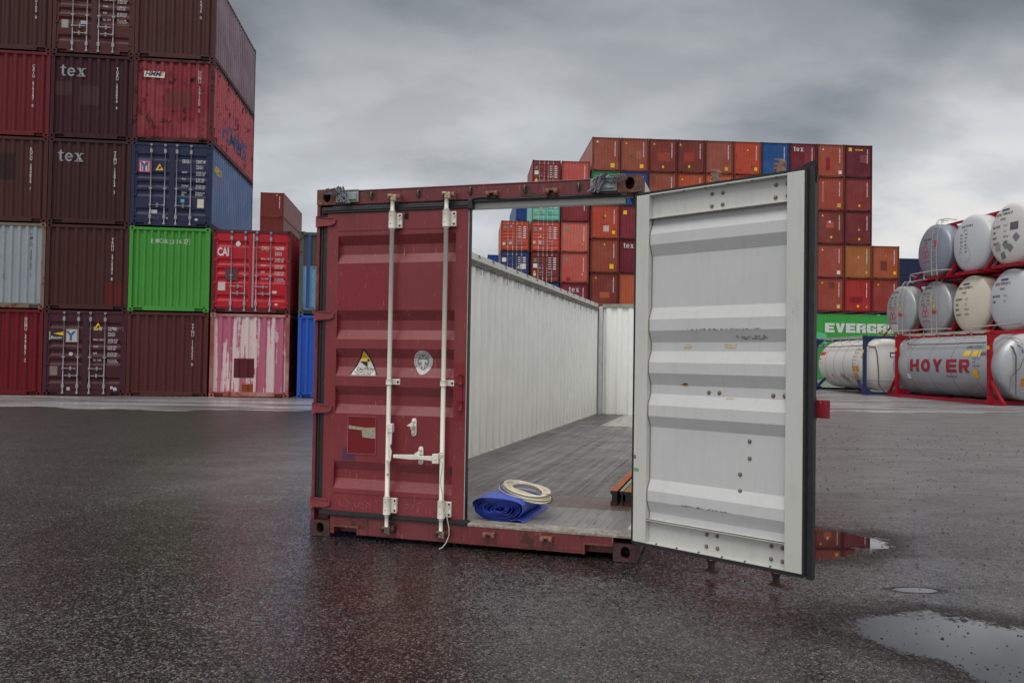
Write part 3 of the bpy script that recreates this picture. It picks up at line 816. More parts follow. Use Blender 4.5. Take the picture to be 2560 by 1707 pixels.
# ------------------------------------------------------------------ the far wall of containers
FO, FYAW, FP = (6.7487, 69.0123), .0556, 2.516
def fpos(x, z, dy=0):
    c, s = math.cos(FYAW), math.sin(FYAW)
    return (FO[0] + c * x - s * dy, FO[1] + s * x + c * dy, z + .004)
GF = 'containers in the high wall at the back of the yard'
TC = (142, 74, 60); TC2 = (150, 66, 54); BR = (118, 52, 46); MR_ = (106, 34, 46); DM = (92, 30, 42); OR = (172, 70, 50); CO = (190, 98, 86); CR = (178, 82, 74)
BLU = (34, 74, 132); GRN = (56, 128, 84); TEAL = (98, 178, 160); NV = (42, 54, 96); OCH = (154, 92, 52); RD = (156, 40, 38)
ORB = (154, 76, 48)
WS = F((215, 212, 205)); GT = F((50, 150, 120))
def far_marks(*items):
    def fn(r, p, W, L, H):
        k = H / 2.896 if H > 2.8 else H / 2.591
        for it in items:
            a = it[0]
            if a == 'n':
                m = MB(); y = p[2] - .006; X = it[1] * W; z = H - .38
                for i in range(12):
                    if i in (4,): z -= .05; continue
                    m.quad((X, y, z - .085), (X + .075, y, z - .085), (X + .075, y, z), (X, y, z)); z -= .112
                m.build('serial_number', WHITE_TXT, r)
            elif a == 't': tri(r, it[1] * W, it[2] * H, .20 if len(it) < 5 else it[4], it[3] if len(it) > 3 else YELLOW, y=p[2] - .008)
            elif a == 's':
                q = it[4] if len(it) > 4 else .26
                patch('square_sticker', it[1] * W - q / 2, it[1] * W + q / 2, it[2] * H - q * .55, it[2] * H + q * .55, it[3] if len(it) > 3 else YELLOW, r, y=p[2] - .008)
            elif a == 'p':
                patch('repair_patch', it[1] * W, it[2] * W, it[3] * H, it[4] * H, it[5], r, p, -.003)
            elif a == 'w': tex(r, it[1] * W, it[2] * H, .60, WHITE_TXT, p)
            elif a == 'c':
                m = MB(); y = p[2] - .01
                for s0 in (.12, W - .62):
                    for j in range(4): m.add([(s0 + j * .13, y, H - .10), (s0 + j * .13 + .08, y, H - .10), (s0 + j * .13 + .13, y, H - .03), (s0 + j * .13 + .05, y, H - .03)], [(0, 1, 2, 3)])
                m.build('height_marking', YELLOW, r)
    return fn
FARC = {}
def far(col, tier, rgb, label, *items, hc=True, kind='end', **k):
    H, step = (2.955, 2.975) if hc else (2.64, 2.665)
    rust = k.pop('rust', .04)
    mat = P(rgb, rust=rust, fade=.55, fade_to=tuple(min(255, int(v * .85 + 34)) for v in rgb), streak=.25, rough=.5)
    sp = dict(kind=kind, mat=mat, fmat=P(tuple(int(v * .72) for v in rgb), rust=.2), smat=P(tuple(min(255, int(v * .7 + 70)) for v in rgb), rust=0, fade=.5, rough=.4),  # sides are a lightened copy of the paint, grazing sky sheen coloured in
              label=label, group=GF, marks=far_marks(*(items + ((('n', .80),) if kind == 'end' else ()) + ((('c',),) if hc and tier != 7 else ()))), pitch=.245, **k)
    sp['left'] = True
    L = 12.19 if hc else 6.058
    if kind == 'door': sp['handles'] = True
    return make_container(sp, 2.455, L, H, True, fpos(col * FP, (tier - 1) * step), FYAW)
NC = {0: 'first', 1: 'second', 2: 'third', 3: 'fourth', 4: 'fifth', 5: 'sixth', 6: 'seventh', 7: 'eighth', 8: 'ninth', 9: 'tenth'}
# top row, left to right
far(0, 7, TC, 'terracotta container with a white triangle, left end of the back wall top row', ('t', .18, .84, WS, .22), ('s', .73, .17, YELLOW, .34), ('s', .73, .17, WS, .12), ('p', .02, .07, .25, .5, P(DM, rust=0)), ('p', .93, .98, .28, .48, P(DM, rust=0)))
far(1, 7, TC, 'terracotta container with a big yellow square and scraped patch, second in the top row', ('t', .19, .82), ('s', .75, .17, YELLOW, .32), ('p', .55, .72, .38, .62, P((160, 96, 76), rust=0)), ('p', .27, .55, .38, .56, P((134, 84, 72), rust=.5)))
far(2, 7, BR, 'brick red container with a wide lighter band, third from the left in the top row', ('t', .18, .82), ('s', .50, .17, YELLOW, .18), ('p', .30, .75, .34, .60, P(TC2, rust=0)))
far(3, 7, (112, 50, 46), 'brown container with a reddish square patch, fourth from the left in the top row', ('t', .10, .82), ('s', .42, .20, YELLOW, .18), ('p', .24, .60, .36, .62, P((150, 62, 52), rust=0)))
far(4, 7, TC, 'plain terracotta container with one dull yellow square, fifth from the left in the top row', ('s', .75, .16, F((196, 160, 40)), .30))
far(5, 7, OR, 'orange red container with long rust streaks, left of the blue one in the top row', ('t', .50, .72), ('s', .80, .18, YELLOW, .28), ('s', .80, .18, WS, .10), rust=.38)
far(6, 7, BLU, 'blue container in the middle of the top row of the back wall')
far(7, 7, MR_, 'maroon container with a short white word, right of the blue one in the top row', ('w', .13, .76), ('p', .55, .8, .3, .7, P((128, 50, 62), rust=0)))
far(8, 7, (150, 72, 56), 'terracotta container with a narrow dark red patch, second from the right in the top row', ('t', .20, .82, WS, .18), ('s', .83, .16, WS, .28), ('p', .30, .46, .22, .60, P((134, 30, 40), rust=0)))
o_ = far(9, 7, DM, 'dark maroon container with yellow lettering at the right end of the top row', ('s', .18, .86, YELLOW, .28), ('s', .18, .86, WS, .1), ('p', .55, .84, .48, .70, P((122, 66, 78), rust=0)))
wall_text('wall_lettering', 'TEXTAINER', .19, .85, 2.45, YELLOW, o_, y=.016, bold=.03, xs=.75)
# row six
far(0, 6, GRN, 'green container below the first terracotta one of the top row, above the open container', ('p', .35, .6, .3, .9, P((130, 176, 150), rust=0)))
far(1, 6, BLU, 'blue container next to the green one in the second row from the top')
far(2, 6, TC, 'terracotta container with an upright outlined panel, right of the blue one in the second row', ('p', .10, .22, .62, .92, P((120, 62, 50), rust=0)), ('s', .5, .2))
far(3, 6, (168, 74, 48), 'orange brown container right of the outlined-panel one, in the second back row', ('t', .18, .80))
far(4, 6, (178, 84, 50), 'light orange container mostly behind the open white door, under the fifth of the top row', ('t', .18, .80))
far(8, 6, (148, 66, 54), 'brick container with a pale vertical scrape, right of the open white door', ('t', .20, .82), ('s', .80, .17, F((196, 160, 40)), .32), ('p', .17, .24, .25, .8, P((168, 104, 86), rust=0)))
far(9, 6, (122, 50, 48), 'brown container with one small yellow square, below the maroon one with yellow lettering', ('s', .53, .18, YELLOW, .17))
# row five
far(0, 5, OR, 'bright orange red container with black rust blotches, seen through the open container', ('t', .50, .66), ('s', .80, .20, YELLOW, .28), ('p', .43, .63, .22, .40, P((200, 170, 170), rust=0)), rust=.42)
far(1, 5, (122, 42, 52), 'maroon container with a yellow square at its top left, beside the blotched orange red one', ('s', .18, .80, YELLOW, .32))
far(8, 5, BR, 'brown container with a white square over an orange patch, right of the open door', ('t', .20, .84), ('s', .46, .68, WS, .18), ('s', .52, .22, YELLOW, .18), ('p', .34, .60, .50, .68, P((178, 84, 60), rust=0)))
far(9, 5, (108, 42, 44), 'dark brown container with a yellow triangle above a yellow square, left of the sky', ('t', .52, .44), ('s', .53, .18, YELLOW, .17))
# row four
far(0, 4, (140, 66, 50), 'terracotta container with a large yellow square, below the blotched orange red one', ('t', .48, .82), ('s', .74, .20, YELLOW, .36))
far(1, 4, MR_, 'maroon container with a short white word, seen through the open container', ('w', .13, .76))
far(8, 4, (148, 68, 54), 'terracotta container with a white square low on the right, left of the ochre one', ('t', .20, .82, WS, .18), ('s', .80, .17, WS, .30))
far(9, 4, OCH, 'ochre container with a dark frame in the fourth row from the top', ('t', .50, .62), ('s', .80, .18, F((196, 160, 40)), .2), rust=.2)
far(10, 4, ORB, 'orange brown container with a smudged dark patch, topmost at the wall right step', ('t', .5, .68, F((196, 140, 40))), ('s', .83, .19, YELLOW, .26), ('p', .30, .56, .25, .55, P((110, 54, 44), rust=.4)))
# row three
far(0, 3, BR, 'brown container with an orange rectangle, just above the end wall of the open container', ('t', .18, .84), ('s', .48, .06, YELLOW, .2), ('p', .33, .68, .28, .45, P((170, 92, 60), rust=0)))
far(1, 3, (170, 84, 58), 'light orange brown container over the end wall of the open container, beside the door', ('s', .8, .15))
far(8, 3, (146, 64, 52), 'brick container with a pale square, on the green side-on container right of the door', ('t', .20, .84), ('s', .80, .16, F((206, 180, 110)), .30), ('p', .42, .68, .70, .88, P((120, 56, 48), rust=0)))
far(9, 3, RD, 'bright red container with a darker red band, in the row above the green side-on container', ('s', .50, .18, YELLOW, .2), ('t', .82, .14), ('p', .20, .68, .28, .46, P((128, 26, 36), rust=0)))
far(10, 3, (136, 52, 44), 'red brown container below the orange brown one with a smudge, behind the silver tanks', ('t', .22, .82))
pal = [TC, BR, (148, 66, 54), MR_, ORB, (122, 50, 48), OR, BLU, (134, 56, 46)]
ci = 0
for tier in (6, 5, 4, 3):
    for col in range(2, 8):
        if (tier == 6 and col < 5): continue
        rgb = pal[(ci * 4 + tier) % len(pal)]; ci += 1
        if col == 7: rgb = (TC2, TC2, MR_, BR, TC2, BR, TC)[tier]
        far(col, tier, rgb, '%s container in the %s row of the back wall, behind the open door' % (NC[col], NC[7 - tier]), ('t', .2, .83), ('s', .78, .17))
for col in range(0, 8):
    for tier in (2, 1):
        far(col, tier, pal[(col * 5 + tier * 2) % len(pal)], '%s container of the %s row from the ground in the high wall, hidden' % (NC[col], ('', 'first', 'second')[tier]))
# the lower, shorter containers left of them
GS = 'shorter containers left of the high back wall'
def fs(col, tier, rgb, label, *items, kind='end', **k):
    o = far(col, tier, rgb, label, *items, hc=False, kind=kind, **k); o['group'] = GS; return o
def doorbits(*xs):
    def fn(r):
        y = .02
        for x, z, s, mt in xs: patch('sticker', x - s / 2, x + s / 2, z - s / 2, z + s / 2, mt, r, y=y)
        m = MB()
        for k in range(6):
            z = 2.1 - k * .19
            m.box(1.50, 1.72, .019, .022, z, z + .06); m.box(1.92, 2.16, .019, .022, z - .03, z + .07)
        m.build('weight_table', WHITE_TXT, r)
    return fn
o_ = fs(-1.05, 7, CR, 'coral red container beside the topmost maroon doors, seen above the header')
o_ = fs(-2.07, 7, (120, 44, 46), 'maroon container with white rods on its doors, topmost of the left column behind', kind='door')
tri(o_, .36, 1.86, .30, GT, y=.02); tri(o_, .34, .90, .24, YELLOW, y=.02); doorbits((.36, 1.55, .34, WS), (.78, 1.32, .12, F((90, 120, 200))), (.34, .75, .26, F((214, 200, 140))))(o_)
fs(-1.05, 6, (124, 44, 52), 'maroon red container without doors, right of the teal doors behind')
o_ = fs(-2.07, 6, TEAL, 'teal container with closed doors behind the open container', kind='door')
tri(o_, .78, 1.05, .24, YELLOW, y=.02); doorbits((.30, .6, .22, F((150, 140, 90))))(o_)
o_ = fs(-1.05, 5, CO, 'upper coral container with a green triangle, right of the coral doors'); tri(o_, .52, 1.95, .36, GT, y=.018); tri(o_, 1.90, .70, .18, YELLOW, y=.018)
o_ = fs(-2.07, 5, (180, 72, 60), 'coral red container with doors and green triangle, directly below the teal doors', kind='door')
tri(o_, .34, 1.80, .34, GT, y=.02); tri(o_, .78, 1.25, .20, F((220, 200, 120)), y=.02); doorbits((.78, 1.98, .18, F((170, 200, 220))), (.24, .8, .2, F((210, 196, 120))), (.76, .8, .24, WS))(o_)
o_ = fs(-3.12, 5, OR, 'orange red container with doors on top of the leftmost column seen through the opening', kind='door')
tri(o_, .34, 2.0, .30, GT, y=.02); tri(o_, .28, 1.0, .30, F((180, 40, 30)), y=.02); doorbits((.86, 2.15, .16, F((120, 150, 210))), (.26, .62, .24, F((214, 190, 150))), (.82, .68, .24, WS))(o_)
wall_text('side_lettering', 'HAMBURG', 1.15, .5, .75, WHITE_TXT, o_, side=lambda X, Y, Z: (.004, 6.058 - X, Z), bold=.03, xs=1.0, shear=.25) if False else None
o_ = fs(-1.05, 4, CR, 'lower coral container with a green triangle and a dark red square low down'); tri(o_, .50, 1.95, .32, GT, y=.018); tri(o_, 1.90, .72, .18, F((220, 200, 120)), y=.018); patch('repair_patch', .50, .86, .22, .52, P((150, 30, 50), rust=0), o_, y=.018)
o_ = fs(-2.07, 4, (112, 40, 44), 'maroon container with doors, directly below the coral red doors', kind='door')
tri(o_, .36, 1.80, .32, GT, y=.02); tri(o_, .30, .84, .24, YELLOW, y=.02); doorbits((.36, 1.45, .36, WS), (.78, 1.28, .14, F((120, 150, 220))), (.32, .68, .24, F((214, 200, 150))))(o_)
o_ = fs(-3.12, 4, NV, 'navy container with doors below the orange red one', kind='door')
doorbits((.30, 1.9, .36, WS), (1.95, 1.35, .46, WS), (1.54, 1.25, .14, YELLOW))(o_)
fs(-1.05, 3, (120, 36, 50), 'maroon container with white letters just above the wall of the open container', ('w', .3, .72))
for c_ in (-1.05, -2.07, -3.12):
    for tr in (3, 2, 1):
        if c_ == -1.05 and tr == 3: continue
        fs(c_, tr, pal[(int(c_ * 7) + tr) % len(pal)], 'hidden shorter container, %s of the %s column left of the high wall' % (('lowest', 'second', 'third')[tr - 1], {-1.05: 'first', -2.07: 'second', -3.12: 'third'}[c_]))

def plain_stack(x, y, yaw, tiers, cols, L, H, labels, group, W=2.44):
    for k, (tr, rgb, lab) in enumerate(tiers):
        if lab == HID: lab = 'hidden container, %s from the ground in %s' % (('lowest', 'second', 'third', 'fourth', 'fifth', 'sixth')[tr - 1], labels)
        mat = P(rgb, rust=.03, fade=.3); c, s = math.cos(yaw), math.sin(yaw)
        sp = dict(kind='end', mat=mat, fmat=mat, smat=P(tuple(min(255, int(v * .55 + 80)) for v in rgb), rust=0, fade=.4, rough=.4), label=lab, group=group, marks=far_marks(('n', .8), ('t', .7, .88)) if 'yellow' in lab else None, pitch=.245)  # side colour lifted to paint in the sheen seen along it
        make_container(sp, W, L, H - .01, True, (x, y, (tr - 1) * H + .004), yaw)
HID = 'container low in a distant stack, hidden behind the nearer ones'
plain_stack(-27.0, 84.3, .105, [(7, (112, 46, 42), 'brick red container topmost of the pair beyond the left stacks, yellow triangle'), (6, (108, 42, 40), 'brick red container second from the top of the pair beyond the left stacks')] + [(k, BR, HID) for k in range(1, 6)], 1, 12.19, 2.665, 'the brick red stack beyond the left stacks', 'brick red containers beyond the left stacks', 2.45)
plain_stack(.20, 84, .06, [(7, BLU, 'blue container end just left of the teal doors, in the stack further back')] + [(k, BR, HID) for k in range(1, 7)], 1, 12.19, 2.665, 'the stack behind the teal doors', 'containers of the stacks further back')
plain_stack(-2.95, 91.5, .06, [(5, (34, 74, 150), 'small blue container far behind, just over the rail of the open container')] + [(k, BR, HID) for k in range(1, 5)], 1, 12.19, 2.665, 'the small far stack over the rail', 'containers of the stacks further back')
# navy long sides far behind on the right
def long_side(x, y, z, yaw, rgb, label, group, H=2.66, L=12.19, marks=None, **k):
    """a container standing with its long side to the camera: built along local x"""
    root = thing('shipping_container', label, 'shipping container', (x, y, z), yaw, group)
    mat = P(rgb, rust=.0, fade=.25, **k); W = 2.44
    m = MB()
    for a in (0.004, L - .16):
        for b in (.006, W - .15): m.box(a, a + .156, b, b + .144, .118, H - .118)
    for b in (.006, W - .066):
        m.box(.16, L - .16, b, b + .06, .03, .16); m.box(.16, L - .16, b, b + .06, H - .09, H - .02)
    m.quad((.03, .03, H - .03), (L - .03, .03, H - .03), (L - .03, W - .03, H - .03), (.03, W - .03, H - .03))
    for a in (0, L - .178):
        for z0 in (0, H - .118): casting(m, a, a + .178, 0, .162, z0, z0 + .118); casting(m, a, a + .178, W - .162, W, z0, z0 + .118, front=False)
    m.build('frame', mat, root)
    m = MB(); corr_sheet_x(m, .15, L - .15, .155, H - .085, .278, .036, .012); m.build('side_panel', mat, root)
    m = MB()
    corr_sheet_y(m, .14, W - .14, .155, H - .085, .245, .04, .03, 1); m.build('end_panel', mat, root)
    m = MB()
    corr_sheet_y(m, .14, W - .14, .155, H - .085, .245, .04, L - .03, -1); m.quad((L - .15, W - .03, .155), (.15, W - .03, .155), (.15, W - .03, H - .085), (L - .15, W - .03, H - .085)); m.build('end_panel', mat, root)
    if marks: marks(root)
    return root
for k in range(7):
    long_side(60.8, 129, k * 2.67 + .004, .02, (30, 38, 68), 'dark navy container side far behind the silver tanks, ' + ('upper of the two' if k == 6 else 'lower of the two') if k > 4 else 'hidden navy container, %s from the ground in the far navy stack' % ('lowest', 'second', 'third', 'fourth', 'fifth')[k], 'navy containers far behind the tanks')
def green_marks(r):
    # heavy block capitals, drawn as outlines on a 5 x 5 grid
    G = {'E': [(0, 0, 5, 1.3), (0, 1.3, 2, 1.9), (0, 1.9, 4.6, 3.1), (0, 3.1, 2, 3.7), (0, 3.7, 5, 5)],
         'R': [(0, 0, 2, 5), (2, 3.8, 4.6, 5), (3.2, 2.9, 5, 4.6), (2, 1.9, 4.7, 2.9), (3.1, 0, 5, 2.1)],
         'G': [(0, .5, 2, 4.5), (.5, 0, 5, 1.2), (.5, 3.9, 5, 5), (3.1, 1.2, 5, 2.7), (2.5, 2.1, 5, 2.8), (3.3, 3.3, 5, 3.9)],
         'N': [(0, 0, 1.8, 5), (3.2, 0, 5, 5)]}
    W_, H_ = .86, .82; x = 2.20; z0 = 1.12; y = .004
    for ch in 'EVERGREEN':
        m = MB(); u, v = W_ / 5, H_ / 5
        if ch == 'V': m.add([(x + a * u, y, z0 + b * v) for a, b in ((0, 5), (1.6, 0), (3.4, 0), (5, 5), (3.1, 5), (2.5, 2), (1.9, 5))], [(0, 1, 5, 6), (1, 2, 5), (2, 3, 4, 5)])
        else:
            for a, b, c, d in G[ch]: m.quad((x + a * u, y, z0 + b * v), (x + c * u, y, z0 + b * v), (x + c * u, y, z0 + d * v), (x + a * u, y, z0 + d * v))
            if ch == 'N': m.add([(x, y, z0 + H_), (x + 1.8 * u, y, z0 + H_), (x + W_, y, z0), (x + 3.2 * u, y, z0)], [(0, 3, 2, 1)])
        m.build('side_letter', F((206, 210, 208)), r); x += W_ + .085
    flat_poly('paint_patch', [(.95, .16), (2.35, .16), (2.42, .6), (2.3, .98), (1.5, 1.15), (.95, 1.0)], P((92, 176, 132), rust=0), r, .005)
gx = fpos(18.62, 0, -.15)
long_side(gx[0], gx[1], 3.0, FYAW, (58, 150, 66), 'green container standing side-on with huge white capital letters, above the white tank', 'green side-on containers at the foot of the back wall', H=2.74, marks=green_marks, streak=.2)
long_side(gx[0], gx[1], .004, FYAW, (54, 140, 62), 'green side-on container on the ground, seen only just above the white tank', 'green side-on containers at the foot of the back wall', H=2.96)

# ------------------------------------------------------------------ tank containers on the right
FRED = P((146, 14, 34), rust=.08, fade=.2, rough=.45, dirt=.35)
FBLUE = P((42, 52, 92), rust=.10, fade=.3, rough=.5)
def barrel_mat(name, rgb, metal=0, rough=.4, stain=0, streak=.3):
    t = NT(name); v = t.coords(); c = lin(rgb)
    a = t.noise(v, .8, 5, .6); s = t.noise(t.mapping(v, (5, 5, .6)), 1.6, 5, .62)
    col = t.mix(t.mr(a, .35, .7, 0, .4), c, tuple(q * .82 for q in c[:3]) + (1,)); col = t.mix(t.mr(s, .5, .8, 0, streak), col, tuple(q * .5 for q in c[:3]) + (1,))
    if stain:
        tc = t.n('ShaderNodeTexCoord'); sep = t.n('ShaderNodeSeparateXYZ'); t.l(tc.outputs['Object'], sep.inputs[0])
        z = t.math('MULTIPLY', t.mr(sep.outputs[2], .45, .62), t.mr(sep.outputs[2], 1.0, .8)); x = t.math('MULTIPLY', t.mr(sep.outputs[0], .8, 1.6), t.mr(sep.outputs[0], 5.6, 4.6))
        n = t.mr(t.noise(v, 1.7, 7, .7), .46, .62, 0, stain); col = t.mix(t.math('MULTIPLY', t.math('MULTIPLY', z, x), n), col, lin((128, 92, 52)))
    t.link('Base Color', col); t.set(metal=metal, rough=rough); t.bump(t.noise(v, 1.6, 3, .5), .2, .02); return t.m
SILVER = barrel_mat('brushed_steel_tank', (168, 171, 176), .35, .38)
SILVER2 = barrel_mat('grey_blue_tank', (140, 146, 160), .3, .36)
TWHITE = barrel_mat('white_tank', (206, 204, 202), 0, .38, streak=.15)
TCREAM = barrel_mat('cream_tank', (212, 206, 190), 0, .38, streak=.12)
TSTAIN = barrel_mat('stained_white_tank', (208, 206, 202), 0, .4, 1.0, .2)
TPALE = barrel_mat('cool_white_tank', (192, 196, 202), 0, .36, streak=.12)
RAIL = F((176, 172, 168), var=.3, rough=.45)
LOGO = F((196, 34, 60))
def revolve(m, prof, seg=48):
    """prof: (x, r) along the local x axis"""
    vs = []; n = len(prof)
    for x, r in prof:
        for k in range(seg): a = 2 * PI * k / seg; vs.append((x, r * math.cos(a), r * math.sin(a)))
    fs = [(i * seg + k, i * seg + (k + 1) % seg, (i + 1) * seg + (k + 1) % seg, (i + 1) * seg + k) for i in range(n - 1) for k in range(seg)]
    fs = [f[::-1] for f in fs]
    m.add(vs, fs, True)
def dish(rr, R_, dep=.27): return dep * (1 - math.sqrt(max(0, 1 - (rr / R_) ** 2 * .985)))
def barrel(m, x0, x1, R_, dep=.27, c=(0, 0, 0)):
    p = [(x0 + dish(R_ * k / 14, R_, dep), max(.001, R_ * k / 14)) for k in range(15)] + [(x0 + dep, R_)]
    p += [(x1 - q + x0 - x0 if False else x1 - (q - x0), r) for q, r in p[::-1]]
    o = len(m.v); revolve(m, p); m.v[o:] = [(a + c[0], b + c[1], d + c[2]) for a, b, d in m.v[o:]]
def beam3(m, a, b, w):
    a, b = Vector(a), Vector(b); d = (b - a).normalized(); u = d.cross(Vector((0, 0, 1)))
    if u.length < .1: u = Vector((0, 1, 0))
    u.normalize(); v = d.cross(u); h = w / 2
    q = [a + u * h + v * h, a - u * h + v * h, a - u * h - v * h, a + u * h - v * h]; r = [p + (b - a) for p in q]
    m.add(q + r, [(0, 1, 2, 3), (7, 6, 5, 4), (0, 4, 5, 1), (1, 5, 6, 2), (2, 6, 7, 3), (3, 7, 4, 0)])
# --- end-on swap tanks, heads to the aisle
GT_ = 'tanks stacked end-on behind the front row of tanks'
TR = 1.235
def head_x(y, z): return dish(min(TR, math.hypot(y, z)), TR)
def head_text(root, txt, size, x, z, mat, bold=.01, name='tank_lettering', xs=.85, shear=0, line=1.0):
    bm = text_bm(txt, size, bold, 1.0, line, 'LEFT', shear, xs)
    for v in bm.verts:
        X, Z = v.co.x + x, v.co.y + z; v.co = (head_x(X, Z) - .012, -X, Z)
    return link(name, fin(bm, name), mat, root)
def head_patch(root, x0, x1, z0, z1, mat, name='sticker', rot=0, n=4):
    m = MB(); cx, cz = (x0 + x1) / 2, (z0 + z1) / 2
    def P_(i, j):
        a, b = x0 + (x1 - x0) * i / n - cx, z0 + (z1 - z0) * j / n - cz
        X = cx + a * math.cos(rot) - b * math.sin(rot); Z = cz + a * math.sin(rot) + b * math.cos(rot); return (head_x(X, Z) - .010, -X, Z)
    for i in range(n):
        for j in range(n): m.quad(P_(i, j), P_(i + 1, j), P_(i + 1, j + 1), P_(i, j + 1))
    return m.build(name, mat, root)
def circ(m, cx, cz, r0, r1, n=28):
    for k in range(n):
        a, b = 2 * PI * k / n, 2 * PI * (k + 1) / n
        q = [(cx + r * math.cos(t), cz + r * math.sin(t)) for r, t in ((r0, a), (r1, a), (r1, b), (r0, b))]
        m.add([(head_x(X, Z) - .011, -X, Z) for X, Z in q], [(0, 1, 2, 3)])
def swap_frame(m):
    zb = -1.30; w = TR + .0
    for y in (-w, w):
        for x in (.80, 6.70):
            m.box(x - .05, x + .05, y - .03, y + .03, zb, 1.24)
        m.box(.0, 7.5, y - .045, y + .045, zb, zb + .11); m.box(.80, 6.70, y - .04, y + .04, 1.16, 1.24)
        beam3(m, (.80, y, -.25), (.02, y, zb + .08), .07); beam3(m, (6.70, y, -.25), (7.48, y, zb + .10), .10)
    for x in (.80, 6.70):
        m.box(x - .08, x + .08, -w, w, zb, zb + .18); m.box(x - .06, x + .06, -w, w, 1.16, 1.25)
        for s in (-1, 1):
            beam3(m, (x, s * w, -.45), (x, s * .45, zb + .1), .12); beam3(m, (x, s * w, .55), (x, s * .5, 1.22), .10)
    m.box(-.05, .10, -.75, .75, zb, zb + .12)
    for y in (-.62, .62): m.box(.0, .9, y - .05, y + .05, zb, zb + .14)
def ladder(m):
    y0 = -.20; y1 = -.58
    for y in (y0, y1):
        m.tube([(-.02, y, -1.22), (-.06, y, -.6), (-.05, y, .2), (.02, y, .8), (.16, y, 1.18), (.30, y, 1.32)], .014, 6)
    for k in range(9): z = -1.1 + k * .27; x = -.05 if z < .3 else -.05 + (z - .3) ** 2 * .22; m.tube([(x, y0, z), (x, y1, z)], .010, 5)
    m.tube([(.16, y0, 1.25), (.30, y0, 1.42), (.75, y0, 1.40)], .02, 6); m.tube([(.16, y1, 1.25), (.30, y1, 1.42), (.9, y1, 1.38)], .02, 6); m.tube([(.30, y0, 1.40), (.30, y1, 1.40)], .018, 5)
def rail(m):
    m.tube([(.2, 1.32, -1.03), (-.15, 1.28, -1.0), (-.34, .95, -.98), (-.36, 0, -.98), (-.34, -.8, -.98), (-.05, -1.25, -.98), (.3, -1.25, -.98)], .024, 6)
    for y in (.98, -.1): m.tube([(-.34, y, -.98), (-.34, y, -1.32)], .022, 6)
    m.tube([(-.34, .98, -1.32), (-.34, -.3, -1.32)], .02, 6)
RMX = 'www.rms.ag'
def rms(root, z=0):
    m = MB()
    for cx, cz in ((-.36, .19), (-.47, -.06), (-.25, -.06)): circ(m, cx, cz + z, .125, .155)
    m.build('ring_logo', LOGO, root); head_text(root, RMX, .13, -.62, z - .42, LOGO)
def emko(root, code, lines, z=.78, x=-.72, size=.16):
    head_patch(root, x + .35, x + .78, z + .17, z + .25, F((60, 76, 120)), 'sticker')
    head_text(root, code, size, x, z, BLACK_TXT, xs=.9, shear=.0); head_text(root, 'EMKD', size * .85, x + .35, z - .20, BLACK_TXT, .0)
    for k, (a, b) in enumerate(lines):
        zz = z - .47 - .22 * k; head_text(root, a, size * .8, x - .12, zz, BLACK_TXT, .02, xs=.7)
        if b: head_text(root, b, size * .8, x + .55, zz, BLACK_TXT if k > 1 else GREY_TXT, .0, xs=.7)
TYAW = R(5)
